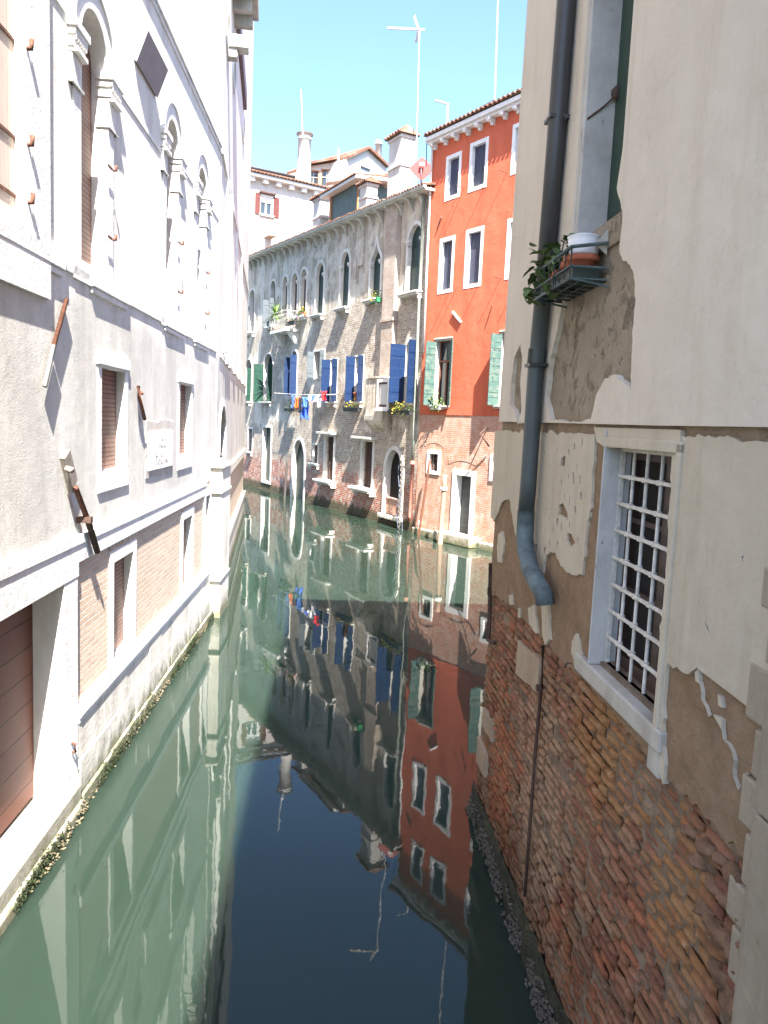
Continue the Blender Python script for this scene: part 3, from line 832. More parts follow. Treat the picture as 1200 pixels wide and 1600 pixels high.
# timber overhang high on the far wing
b = F.mb(); b.box(2.2, 9.2, 13.30, 13.75, -.1, .10); F.part('eave_board', b, m_simple('violet brown boards', (.16, .12, .14), .7, .3))
b = F.mb(); b.box(2.0, 3.7, 13.25, 13.6, -.1, .55)
for a in (2.0, 2.7, 3.4): b.box(a, a + .22, 13.0, 13.25, -.1, .42)
F.part('cornice', b, STONE_OLD, bevel=.02)
b = F.mb(); b.box(1.1, 1.45, 11.50, 11.75, -.05, .42); b.box(1.15, 1.4, 11.32, 11.5, -.05, .2); F.part('corbel', b, STONE_OLD, bevel=.02)

# ================================================================== near house on the right
H = House('stucco_house', 'cream plastered house with peeling plaster, bare brick foot, drainpipe and white grilled window', 'house', RW)
RH = H
edge = lambda z: -.02 - .092 * z if z < 4 else -.388 - .037 * (z - 4)
UW = (-3.19, -2.38, 5.29, 9.2)      # upper window opening
GWN = (RW.px(1046, 870, .03)[0], RW.px(960, 870, -.065)[0], 2.65, 3.92)    # grilled window opening
whole = [(edge(-.6), -.6), (-22, -.6), (-22, 13.7), (-5.2, 13.3), (-5.2, 13.2), (edge(13.2), 13.2), (edge(4), 4)]
b = H.mb(); b.slab(whole, [rectp(*UW), rectp(*GWN)], -.024, -7, .4); H.part('wall', b, MORTAR)
# roof slab with eaves, out of the picture but casting its shade
b = H.mb(); b.box(-5.4, -.4, 13.2, 13.4, -7.2, .40); b.hexa([(-22.2, .4, 13.7), (-5.41, .4, 13.3), (-5.41, -7.2, 13.3), (-22.2, -7.2, 13.7), (-22.2, .4, 13.9), (-5.41, .4, 13.5), (-5.41, -7.2, 13.5), (-22.2, -7.2, 13.9)]); H.part('roof', b, TILE)
# render over the brick
bnd = RW.poly([(765, 924), (808, 952), (835, 985), (859, 1007), (880, 1035), (914, 1061), (930, 1080), (1004, 1163), (1030, 1195), (1051, 1222), (1063, 1234), (1085, 1258), (1106, 1279), (1140, 1318), (1176, 1354)])
def bz(s):
    P = sorted(bnd)
    if s <= P[0][0]: return P[0][1]
    if s >= P[-1][0]: return P[-1][1]
    for a, c in zip(P, P[1:]):
        if a[0] <= s <= c[0]: return a[1] + (c[1] - a[1]) * (s - a[0]) / max(1e-6, c[0] - a[0])
low = jag(bnd, .03, .035, closed=False, seed=2)
rp = [(edge(2.9), max(2.7, low[0][1]))] + low + [bnd[-1], (-22, 2.4), (-22, 13.6), (-5.15, 13.2), (-5.15, 13.1), (edge(13.1), 13.1), (edge(4), 4.0)]
b = H.mb(); b.slab(rp, [grow(rectp(*UW), .02), grow(rectp(*GWN), .06)], .012, -.045); H.part('render_coat', b, RENDER)
# bricks one by one, worn round at the edges
b = H.mb(); rnd = random.Random(11)
row = 0; z = -.5
while z < 3.1:
    h = .064; s = -5.75 + (.12 if row % 2 else 0) + rnd.uniform(-.02, .02)
    while s < .1:
        L = rnd.choice((.245, .245, .24, .125)) * rnd.uniform(.94, 1.05)
        c = s + L / 2
        zt = bz(c)
        if z < zt - .005 and s + L < edge(z) + .06:
            big = (c < -4.35 and z < 2.3)
            wear = noise.noise(Vector((c * 1.3, z * 1.6, 3)))
            d = -.004 + .016 * wear + rnd.uniform(-.007, .007)
            if rnd.random() < .05: d -= .035
            if rnd.random() < .012: s += L; continue
            nx, nz = 7, 3
            g = rnd.uniform(.006, .014); x0, x1 = s + g, min(s + L - .001, edge(z)) - g * .3
            z0, z1 = z + rnd.uniform(.003, .007), z + h - rnd.uniform(.002, .005)
            tilt = rnd.uniform(-.006, .006)
            pts = []
            for j in range(nz + 1):
                for i in range(nx + 1):
                    u, v = i / nx, j / nz
                    x = x0 + (x1 - x0) * u; zz = z0 + (z1 - z0) * v + tilt * (u - .5) * 2
                    q = Vector((x, zz, row * .37))
                    ed = min(1, min(u, 1 - u) * L / .018) * min(1, min(v, 1 - v) * h / .012 + .15)
                    er = .011 * noise.noise(q * 14) + .007 * noise.noise(q * 37)
                    x += .006 * noise.noise(q * 20 + Vector((5, 0, 0))) * (1.6 if i in (0, nx) else .5); zz += .006 * noise.noise(q * 18 + Vector((0, 9, 0))) * (1.5 if j in (0, nz) else .5)
                    pts.append((x, d + er - .024 * (1 - ed), zz))
            f = [(j * (nx + 1) + i, j * (nx + 1) + i + 1, (j + 1) * (nx + 1) + i + 1, (j + 1) * (nx + 1) + i) for j in range(nz) for i in range(nx)]
            rim = [i for i in range(nx + 1)] + [(j + 1) * (nx + 1) - 1 for j in range(1, nz + 1)] + [nz * (nx + 1) + i for i in range(nx - 1, -1, -1)] + [j * (nx + 1) for j in range(nz - 1, 0, -1)]
            k = len(pts); pts += [(pts[r][0], -.06, pts[r][2]) for r in rim]
            f += [(rim[i], rim[(i + 1) % len(rim)], k + (i + 1) % len(rim), k + i) for i in range(len(rim))]
            b.add(pts, f, True)
        s += L
    z += h; row += 1
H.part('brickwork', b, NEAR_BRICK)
# rubble at the near end, stone blocks in the brickwork
rnd = random.Random(5)
for a, c, rr in ((1108, 1330, .085), (1150, 1372, .10), (1117, 1385, .06), (1143, 1418, .075), (1162, 1440, .085), (1122, 1462, .11), (1150, 1500, .075), (1166, 1540, .09), (1130, 1530, .10), (1090, 1345, .05), (1075, 1300, .05), (1100, 1420, .06), (1145, 1580, .11), (1172, 1480, .06), (1160, 1590, .09), (1128, 1345, .05)):
    s, zz = RW.px(a, c); b = H.mb(); b.rock((s, -.03, zz), (rr * 1.1, .062, rr * .62), seed=int(a * 7 + c), sub=3, amp=.55); H.part('rubble_stone', b, RUBBLE)
YSTONE = m_stone('yellowed stone', (.36, .28, .20), (.20, .13, .08), .6)
for q in ([(812, 1000), (846, 1030), (842, 1082), (808, 1052)], [(757, 1105), (771, 1130), (770, 1160), (755, 1130)], [(748, 1150), (760, 1180), (759, 1215), (746, 1190)]):
    b = H.mb(); b.slab(jag(RW.poly(q), .012, .04, seed=int(q[0][0])), [], .016, -.05); H.part('stone_block', b, YSTONE, bevel=.006)
# lower plaster
lowL = RW.poly([(778, 673), (937, 679), (932, 769), (924, 830), (916, 899), (905, 899), (882, 884), (874, 864), (866, 862), (859, 868), (853, 900), (862, 935), (866, 1000), (858, 1008), (853, 985), (850, 905), (836, 884), (822, 860), (809, 830), (807, 818), (801, 780), (790, 784), (776, 815), (771, 807)])
holes = [jag(RW.poly(q), .008, .02, seed=i) for i, q in enumerate(([(884, 716), (890, 712), (889, 728), (882, 728)], [(880, 790), (886, 786), (893, 800), (894, 812), (886, 808), (879, 804)], [(892, 832), (900, 835), (906, 848), (899, 856), (892, 845)],
    [(901, 738), (904, 740), (905, 760), (902, 756)], [(841, 852), (845, 850), (844, 866), (841, 864)], [(855, 858), (859, 854), (858, 866), (855, 868)], [(894, 742), (896, 742), (895, 752)], [(912, 745), (914, 742), (914, 758), (912, 756)], [(876, 812), (879, 810), (878, 822), (876, 822)], [(858, 795), (860, 794), (859, 808), (858, 806)], [(914, 770), (916, 768), (916, 782), (914, 780)], [(905, 792), (907, 790), (907, 803), (905, 800)]))]
rnd = random.Random(17); cen = [(RW.poly([q])[0]) for q in ((888, 720), (886, 800), (899, 844), (902, 749), (843, 858), (857, 862), (895, 747), (913, 750), (877, 816), (859, 801), (915, 776), (906, 797))]
for _ in range(400):
    c = RW.px(rnd.uniform(846, 918), rnd.uniform(690, 855))
    if all(math.hypot(c[0] - q[0], c[1] - q[1]) > .10 for q in cen) and len(cen) < 40:
        cen.append(c); r = rnd.uniform(.006, .022); ph_ = rnd.uniform(0, 6); holes.append([(c[0] + r * rnd.uniform(.5, 1.1) * .8 * math.cos(ph_ + a), c[1] + r * rnd.uniform(.7, 1.5) * 1.3 * math.sin(ph_ + a)) for a in [k * PI / 4.5 for k in range(9)]])
b = H.mb(); b.slab(jag(lowL, .022, .03, seed=8), holes, .030, .0)
H.part('plaster_panel', b, PLASTER_LOW)
for i, q in enumerate(([(783, 835), (790, 830), (792, 850), (788, 880), (782, 878), (781, 855)], [(830, 950), (840, 945), (846, 990), (838, 985), (832, 975)], [(900, 1002), (908, 990), (912, 1015), (917, 1020), (914, 1055), (905, 1045), (899, 1020)], [(800, 930), (804, 928), (806, 945), (801, 945)], [(815, 950), (818, 952), (817, 965), (814, 962)])):
    b = H.mb(); b.slab(jag(RW.poly(q), .016, .025, seed=20 + i), [], .028, .0); H.part('plaster_flake', b, PLASTER_LOW)
lowR = RW.poly([(1062, 679), (1200, 690), (1230, 700), (1222, 1150), (1165, 1235), (1157, 1214), (1155, 1175), (1141, 1156), (1139, 1124), (1118, 1120), (1106, 1093), (1104, 1069), (1100, 1042), (1086, 1054), (1067, 1042), (1052, 1036), (1046, 1090), (1042, 1160), (1048, 1195), (1045, 1225), (1036, 1200), (1029, 1185), (1027, 1150), (1036, 1080), (1052, 860), (1060, 705)])
holes = [jag(RW.poly(q), .008, .02, seed=40 + i) for i, q in enumerate(([(1132, 1085), (1137, 1090), (1139, 1106), (1133, 1102)], [(1096, 1050), (1102, 1046), (1103, 1062), (1097, 1064)], [(1112, 970), (1117, 980), (1119, 990), (1115, 984)], [(1170, 870), (1174, 868), (1172, 880)]))]
b = H.mb(); b.slab(jag(lowR, .020, .03, seed=9), holes, .030, .0); H.part('plaster_panel', b, PLASTER_LOW)
# band under the upper plaster
b = H.mb(); b.slab(RW.poly([(937, 668), (1075, 672), (1075, 702), (955, 700), (941, 690)]), [], .036, -.02); H.part('window_head', b, PLASTER_LOW, bevel=.008)
# upper plaster
patch = RW.poly([(977, 295), (984, 325), (986, 340), (981, 390), (986, 407), (994, 410), (1004, 427), (1006, 455), (1005, 492), (1001, 555), (1000, 612), (990, 600), (975, 586), (958, 592), (944, 618), (936, 655), (900, 660), (870, 655), (862, 622), (866, 595), (870, 560), (878, 530), (884, 500), (896, 450), (903, 420)])
ph = [(UW[1] + .03, 5.45), (UW[1] + .03, 9.2), (UW[0] - .02, 9.2), (UW[0] - .02, 5.60)] + jag(patch, .012, .025, closed=False, seed=12)
ph2 = jag(RW.poly([(822, 538), (825, 560), (822, 600), (824, 640), (818, 665), (812, 640), (806, 632), (807, 600), (812, 560)]), .008, .02, seed=13)
b = H.mb(); b.slab([(edge(4.07), 4.07), (-2, 4.062), (-4, 4.05), (-22, 4.04), (-22, 13.65), (-5.18, 13.25), (-5.18, 13.15), (edge(13.15), 13.15)], [ph, ph2], .050, .0); H.part('plaster_wall', b, PLASTER_UP, bevel=.012)
# upper window: jambs, shutter, stay
s0, s1, z0, z1 = UW
b = H.mb(); b.box(s1 - .03, s1 + .035, z0 - .02, 7.2, -.36, .035); b.box(s1 - .03, s1 + .035, 7.2, 9.3, -.36, .035); b.box(s0 - .03, s0 + .01, z0, 9.3, -.36, .02); uw = H.part('window', b, JAMB, bevel=.006)
b = H.mb(); b.hexa([(s0 - .02, -.36, z0 - .10), (s1 + .02, -.36, z0 - .10), (s1 + .02, .03, z0 - .2), (s0 - .02, .03, z0 - .2), (s0 - .02, -.36, z0 + .04), (s1 + .02, -.36, z0 + .04), (s1 + .02, .03, z0 - .05), (s0 - .02, .03, z0 - .05)]); H.part('sill', b, RENDER, uw, bevel=.01)
b = H.mb(); b.box(s0 - .01, s1 - .035, z0 + .02, 9.2, -.20, -.16); sh_ = H.part('shutter', b, m_simple('dark green paint', (.018, .042, .028), .5, .15, 3), uw)
for zz in (5.85, 6.45): b = H.mb(); b.box(s0 + .0, s0 + .22, zz - .018, zz + .018, -.162, -.152); H.part('hinge', b, IRON, sh_)
b = H.mb(); zz = 6.15; b.tube([(s1 - .05, -.15, zz + .05), (s1 - .04, -.08, zz - .02), (s1 - .035, .02, zz - .1)], .006, 6); b.rock((s1 - .06, -.15, zz + .06), (.03, .03, .05), 3)
H.part('shutter_stay', b, RUST_DARK, uw)
# grilled window
s0, s1, z0, z1 = GWN
b = H.mb(); b.box(s1 - .012, RW.px(930, 870, .05)[0], z0 - .02, z1 + .1, -.40, .05)
gw = H.part('window', b, JAMB, bevel=.008)
b = H.mb(); b.box(s0 - .05, s0 - .004, z0 - .1, z1 + .05, -.40, .046); b.box(s0 - .05, s1 + .05, z1 + .004, z1 + .06, -.4, .046); H.part('reveal', b, PLASTER_LOW, gw, bevel=.006)
b = H.mb(); b.box(s0 - .10, s1 + .24, z0 - .13, z0 - .022, -.40, .05); b.box(s0 - .09, s0 + .05, z0 - .26, z0 - .13, -.05, .035); H.part('sill', b, m_stone('flaked sill', (.42, .40, .355), (.2, .16, .12), .6), gw, bevel=.012)
b = H.mb(); eg = -.065
b.slab(rectp(s0, s1 - .002, z0 - .02, z1), [rectp(s0 + .018, s1 - .022, z0 + .0, z1 - .018)], eg + .012, eg - .012)
for k in range(1, 5):
    a = s0 + (s1 - s0) * k / 5; b.tube([(a, eg, z0 - .02), (a, eg, z1)], .0105, 8)
for k in range(1, 8):
    zz = z0 + (z1 - z0) * k / 8
    b.box(s0, s1, zz - .010, zz + .010, eg + .006, eg + .020)
    for j in range(1, 5):
        a = s0 + (s1 - s0) * j / 5; b.box(a - .016, a + .016, zz - .014, zz + .014, eg - .012, eg + .022)
H.part('grille', b, GRILLE, gw, bevel=.003)
b = H.mb(); eb = -.115
b.slab(rectp(s0, s1, z0, z1), [rectp(s0 + .06, s0 + .35, z0 + .07, z1 - .06), rectp(s0 + .43, s1 - .06, z0 + .07, z1 - .06)], eb, eb - .05)
for zz in (z0 + .45, z0 + .85): b.box(s0 + .05, s1 - .05, zz, zz + .03, eb - .04, eb - .005)
H.part('sash', b, FRAME_DARK, gw)
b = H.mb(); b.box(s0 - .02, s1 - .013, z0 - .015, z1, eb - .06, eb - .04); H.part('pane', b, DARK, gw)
b = H.mb(); b.tube([(s1 + .16, .09, z0 - .07), (s1 + .16, .12, z0 - .07), (s1 + .15, .13, z0 - .09), (s1 + .17, .13, z0 - .10), (s1 + .18, .12, z0 - .08)], .006, 6); H.part('hook', b, RUST_DARK, gw)
# quoin stones and end strip
b = H.mb(); rnd = random.Random(2)
z = 1.95; k = 0
while z < 4.0:
    hgt = .20 + rnd.uniform(-.03, .03); wd = .13 if k % 2 else .08
    b.box(-5.1, -5.10 + wd + rnd.uniform(-.02, .03), z, z + hgt - .012, -.02, .034 + rnd.uniform(-.003, .004)); z += hgt; k += 1
H.part('quoin', b, m_stone('cream quoin', (.30, .25, .185), (.13, .105, .07), .75), bevel=.014)
b = H.mb(); z = -.5
for hgt in (1.2, .9, 1.1, 1.3): b.box(-5.5, -5.11, z, z + hgt - .01, -.05, .065); b.box(-5.46, -5.15, z, z + hgt - .01, .065, .08); z += hgt
H.part('pilaster', b, m_stone('pilaster stone', (.28, .235, .175), (.13, .105, .07), .75), bevel=.02)
# thin cracks and rods on the brick face
def rp3(a, c, e): s, z = RW.px(a, c, e); return (s, e, z)
b = H.mb(); b.tube([rp3(849, 1008, .02), rp3(846, 1070, .022), rp3(836, 1180, .02), rp3(828, 1290, .02), rp3(820, 1400, .02)], .013, 7); b.box(rp3(846, 1075, 0)[0] - .02, rp3(846, 1075, 0)[0] + .02, rp3(846, 1075, 0)[2] - .02, rp3(846, 1075, 0)[2] + .02, -.02, .04); H.part('iron_rod', b, RUST_DARK)
b = H.mb(); b.tube([rp3(767, 880, .02), rp3(765, 960, .02), rp3(763, 1000, .02), rp3(772, 1004, .02)], .022, 7); b.tube([rp3(766, 918, .02), rp3(766, 930, .02)], .03, 7); H.part('conduit', b, RUST_DARK)
# drainpipe
b = H.mb(); e = .12
b.tube([rp3(900, -190, e), rp3(885, 0, e), rp3(868, 230, e), rp3(851, 440, e)], .066, 16); b.tube([rp3(871, 184, e), rp3(870, 190, e)], .074, 16)
dp = H.part('drainpipe', b, PIPE_DARK)
b = H.mb(); b.tube([rp3(851, 439, e), rp3(838, 570, e), rp3(826, 750, e), rp3(822, 800, e)], .062, 16); b.tube([rp3(840, 545, e), rp3(837, 575, e)], .068, 16); H.part('pipe_length', b, PIPE_BLUE, dp)
b = H.mb(); b.tube([rp3(822, 798, e), rp3(820, 840, e), rp3(822, 862, e), rp3(829, 890, e), rp3(840, 912, e), rp3(850, 928, e - .01), rp3(852, 945, e - .02)], .066, 16); H.part('pipe_bend', b, PIPE_PALE, dp)
for a, c in ((870, 187), (838, 571)): b = H.mb(); b.tube([rp3(a + 14, c - 1, .0), rp3(a + 14, c - 1, .11)], .008, 6); b.box(rp3(a, c, e)[0] - .08, rp3(a, c, e)[0] + .08, rp3(a, c, e)[2] - .012, rp3(a, c, e)[2] + .012, .03, .19); H.part('pipe_bracket', b, PIPE_DARK, dp)
# ================================================================== old grey house across the bend
H = House('old_house', 'old grey house with worn render, arched windows and blue shutters beside the red house', 'house', GW)
GH = H
def R4(x0, y0, x1, y1): return GW.rect(x0, y0, x1, y1)
def av(x0, y0, x1, y1, **k):
    s0, s1, z0, z1 = R4(x0, y0, x1, y1)
    ri = (s1 - s0) / 2
    zs = z1 - (k.pop('rise_k', 1.0)) * ri
    return H.window(s0, s1, z0, z1, zs=zs, rise=z1 - zs, **k)
def rv(x0, y0, x1, y1, **k): return H.window(*R4(x0, y0, x1, y1), **k)
SILL = (.30, .12, .18)
# top floor, far to near
s0, s1, z0, z1 = R4(390, 453, 398, 520); av(390, 453, 398, 520, frame=.10, fill=DARK_GREEN, sill=SILL, leaves=[(True, 120, .45, z0, z1 - .9)], leafmat=SLATE)
s0, s1, z0, z1 = R4(422.5, 439, 430.5, 511); av(422.5, 439, 430.5, 511, frame=.10, fill=DARK_GREEN, sill=SILL, leaves=[(True, 100, .38, z0, z1 - 1.0), (False, 95, .34, z0, z1 - 1.0)], leafmat=SLATE)
for x0, y0, x1, y1 in ((441.5, 432, 449.5, 495), (456, 427, 465, 493), (470, 421, 479, 490)):
    av(x0, y0, x1, y1, frame=.12, depth=.2, fill=BROWN_WOOD, cap=True, rise_k=1.15)
av(494, 411, 506, 492, frame=.13, depth=.15, fill=DARK_GREEN, sill=SILL, cap=True, rise_k=1.25)
av(532.5, 394, 546, 481, frame=.13, depth=.15, fill=DARK_GREEN, sill=SILL, cap=True, rise_k=1.3)
rv(558.5, 415, 566.5, 442.5, frame=0, depth=.16, fill=PALE_WALL2, fillname='blind_panel', name='niche')
av(580, 377, 595.5, 468, frame=.14, depth=.15, fill=DARK_GREEN, sill=(.36, .14, .16), ogee=True, cap=True, rise_k=1.9)
av(638, 352, 659, 457, frame=.13, depth=.15, fill=DARK_GREEN, sill=(.34, .14, .25), cap=True, rise_k=1.1)
# balcony of the three-light window
s0, s1, z0, z1 = R4(443, 491, 464, 525)
b = H.mb(); b.box(s0 - .35, s1 + .1, z0 + .10, z0 + .24, -.05, .72)
for a in (s0 - .1, s1 - .25): b.hexa([(a - .09, -.05, z0 - .5), (a + .09, -.05, z0 - .5), (a + .09, .12, z0 - .5), (a - .09, .12, z0 - .5), (a - .09, -.05, z0 + .10), (a + .09, -.05, z0 + .10), (a + .09, .62, z0 + .10), (a - .09, .62, z0 + .10)])
bal = H.part('balcony', b, STONE, bevel=.02)
b = H.mb(); zt = z0 + 1.12
b.tube([(s1 + .05, .0, zt), (s1 + .05, .68, zt), (s0 - .30, .68, zt), (s0 - .30, .0, zt)], .022, 6)
def scroll(p, q, n):
    for i in range(n + 1):
        a = p[0] + (q[0] - p[0]) * i / n; e = p[1] + (q[1] - p[1]) * i / n
        b.tube([(a, e, z0 + .24), (a, e + .05, z0 + .5), (a, e - .02, z0 + .8), (a, e, zt)], .012, 5)
        for zz in (.45, .7, .93):
            b.tube([(a + .055 * math.cos(t), e, z0 + zz + .055 * math.sin(t)) for t in [k * .7 for k in range(9)]], .008, 4)
scroll((s0 - .30, .68), (s1 + .05, .68), 13); scroll((s1 + .05, .0), (s1 + .05, .68), 6); scroll((s0 - .3, .0), (s0 - .3, .68), 6)
H.part('railing', b, m_simple('pale iron railing', (.33, .32, .30), .6, .3, 20), bal)
b = H.mb(); sa, sb, za, zb = R4(464, 491, 480, 497); b.box(sa - .1, sb + .12, za - .02, zb - .04, -.05, .26); b.box(sa, sb, za - .12, za - .02, -.05, .18); H.part('sill', b, STONE, bevel=.01)
# middle floor
for x0, y0, x1, y1 in ((384, 562, 393, 628), (412.5, 553, 426, 628)):
    s0, s1, z0, z1 = R4(x0, y0, x1, y1)
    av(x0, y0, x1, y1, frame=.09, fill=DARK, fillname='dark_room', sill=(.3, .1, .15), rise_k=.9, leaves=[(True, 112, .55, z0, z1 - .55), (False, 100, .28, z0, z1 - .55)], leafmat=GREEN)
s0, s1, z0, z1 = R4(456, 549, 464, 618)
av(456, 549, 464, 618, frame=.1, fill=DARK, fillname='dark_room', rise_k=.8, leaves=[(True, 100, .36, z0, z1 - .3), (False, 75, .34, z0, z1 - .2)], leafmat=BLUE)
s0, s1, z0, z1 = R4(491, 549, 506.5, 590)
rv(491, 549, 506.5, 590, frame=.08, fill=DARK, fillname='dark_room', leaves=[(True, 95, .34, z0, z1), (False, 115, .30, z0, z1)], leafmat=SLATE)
for x0, y0, x1, y1 in ((516, 562, 526.5, 628), (554.5, 557, 567, 628)):
    s0, s1, z0, z1 = R4(x0, y0, x1, y1)
    rv(x0, y0, x1, y1, frame=.06, proud=.02, fill=CURTAIN, fillname='curtain', leaves=[(True, 92, .42, z0, z1), (False, 125, .42, z0, z1)], leafmat=BLUE, sill=(.22, .1, .12))
s0, s1, z0, z1 = R4(633, 531, 651, 630)
av(633, 531, 651, 630, frame=.1, fill=CURTAIN, fillname='curtain', leaves=[(True, 88, .66, z0, z0 + 2.2), (False, 112, .5, z0, z0 + 2.3)], leafmat=BLUE, rise_k=1.0)
# little projecting closet with a window
s0, s1, z0, z1 = R4(585, 592, 612.5, 672)
b = H.mb(); b.slab(rectp(s0, s1, z0 + .55, z1), [], .42, -.05)
b.add([(s, e_, z) for s in (s0, s1) for e_, z in ((-.05, z0 + .55), (.42, z0 + .55), (.40, z0 + .38), (.3, z0 + .2), (.15, z0 + .08), (-.05, z0))], [(0, 1, 2, 3, 4, 5), (11, 10, 9, 8, 7, 6)] + [(i, i + 1, i + 7, i + 6) for i in range(5)])
b.box(s0 - .04, s1 + .04, z1 - .02, z1 + .05, -.05, .46)
cl = H.part('closet', b, GREY_WALL, bevel=.01)
q0 = GW.px(591, 615, .42)[0]; q1 = GW.px(607, 615, .42)[0]; qa, qb = min(q0, q1), max(q0, q1); za = GW.px(600, 636, .42)[1]; zb = GW.px(600, 594, .42)[1]
b = H.mb(); b.slab(rectp(qa - .08, qb + .08, za - .1, zb + .04), [rectp(qa + .05, qb - .05, za, zb - .08)], .46, .40); b.box(qa - .1, qb + .1, za - .16, za - .06, .40, .50); H.part('window_frame', b, STONE, cl)
b = H.mb(); b.slab(rectp(qa + .04, qb - .04, za, zb - .08), [rectp(qa + .12, qb - .12, za + .1, zb - .16)], .432, .424); H.part('sash', b, BROWN_WOOD, cl)
b = H.mb(); b.box(qa + .06, qb - .06, za + .05, zb - .1, .421, .4235); H.part('curtain', b, CURTAIN, cl)
# ground floor
rv(388, 670, 394.6, 706, frame=.1, fill=BROWN_WOOD, sill=(.2, .1, .1), bars=(4, 3, .012, -.06))
rv(411, 668, 423, 752, frame=.13, depth=.2, fill=DARK_GREEN, fillname='door_leaf', name='water_door')
av(457.5, 687, 475.5, 780, frame=.16, depth=.22, fill=DARK_GREEN, fillname='door_leaf', name='water_door', rise_k=1.6)
rv(490, 695, 497, 724, frame=.09, fill=BROWN_WOOD, sill=(.24, .12, .3), bars=(4, 3, .012, -.06))
for x0, y0, x1, y1 in ((508.5, 682, 521.5, 750), (566, 690, 582, 762)):
    wi = rv(x0, y0, x1, y1, frame=.16, depth=.18, fill=BROWN_WOOD, sill=(.46, .18, .42), bars=(4, 4, .013, -.08))
    s0, s1, z0, z1 = R4(x0, y0, x1, y1)
    b = H.mb(); b.box(s0 - .35, s1 + .55, z1 + .10, z1 + .20, -.05, .34); H.part('hood', b, STONE_OLD, wi, bevel=.01)
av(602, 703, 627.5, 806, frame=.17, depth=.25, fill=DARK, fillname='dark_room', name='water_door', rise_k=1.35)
s0, s1, z0, z1 = R4(602, 703, 627.5, 806)
b = H.mb(); b.box(s0 - .02, s1 + .02, z0 - .3, z0 + .62, -.42, -.06); b.box(s0, s1, z0 + .62, z0 + .68, -.42, -.02); H.part('door_sill_wall', b, RED_BRICK)
b = H.mb(); b.box(s0 - .25, s1 + .25, z0 - .16, z0, -.1, .18); H.part('doorstep', b, STONE_WET, bevel=.02)
# wall face
def eav(s): return 12.36 + .038 * s
out = [(-.0, -.6), (26, -.6), (26, eav(26)), (-.0, eav(0))]
# irregular wall face: cut by the recorded openings
b = H.mb(); b.slab(out, H.holes, 0, -9, .3); H.part('wall', b, GREY_WALL)
b = H.mb(); s0, s1, _, _ = R4(603, 500, 621, 501); zz = GW.px(612, 690)[1]
b.box(s0, s1, 5.0, eav(2) - .05, -.02, .20); b.hexa([(s0 + .1, -.02, 4.3), (s1 - .1, -.02, 4.3), (s1 - .1, .0, 4.3), (s0 + .1, .0, 4.3), (s0, -.02, 5.0), (s1, -.02, 5.0), (s1, .20, 5.0), (s0, .20, 5.0)])
b.box(s0 - .06, s1 + .06, 8.0, 8.12, -.02, .25)
H.part('chimney_breast', b, m_brick('pale worn brick', (.42, .32, .26), (.32, .22, .17), (.5, .46, .4), (.45, .41, .36), .7, .26, .07, white=.8))
for i in range(27):
    b = H.mb(); s = .5 + i * .82; z = eav(s)
    b.add([(s + ds, e_, z + dz) for ds in (-.055, .055) for e_, dz in ((-.05, -.06), (.36, -.06), (.36, -.13), (.27, -.15), (.18, -.24), (.10, -.42), (.04, -.52), (-.05, -.55))],
          [tuple(range(8)), tuple(range(15, 7, -1))] + [(k, (k + 1) % 8, (k + 1) % 8 + 8, k + 8) for k in range(8)])
    H.part('eave_bracket', b, STONE_OLD, bevel=.008)
b = H.mb(); n = 24
b.hexa([(-.15, -.05, eav(0) - .06), (26, -.05, eav(26) - .06), (26, .42, eav(26) - .06), (-.15, .42, eav(0) - .06), (-.15, -.05, eav(0) + .03), (26, -.05, eav(26) + .03), (26, .42, eav(26) + .03), (-.15, .42, eav(0) + .03)])
b.tube([(-.2, .46, eav(0) + .05), (26, .46, eav(26) + .05)], .07, 8)
H.part('eave', b, STONE_OLD)
b = H.mb()
for i in range(26): tile_roof(b, i - .2, i + .8, .50, eav(i) + .12, -9, eav(i) + 1.6, .2, .05)
H.part('roof', b, TILE)
# drainpipe by the corner
b = H.mb(); a0, z_ = GW.px(671, 310); b.tube([(.42, .12, eav(0) - .1), (.40, .12, 9), (.33, .12, 4), (.30, .12, 2.6)], .055, 8); dp = H.part('drainpipe', b, m_simple('grey green pipe', (.20, .22, .19), .6, .25, 5))
b = H.mb(); b.tube([(.30, .12, 2.62), (.29, .12, .55), (.28, .16, .45)], .065, 8); b.tube([(.30, .12, 2.55), (.30, .12, 2.68)], .08, 8); H.part('pipe_foot', b, m_simple('rusty red pipe', (.30, .12, .09), .7, .3, 9), dp)
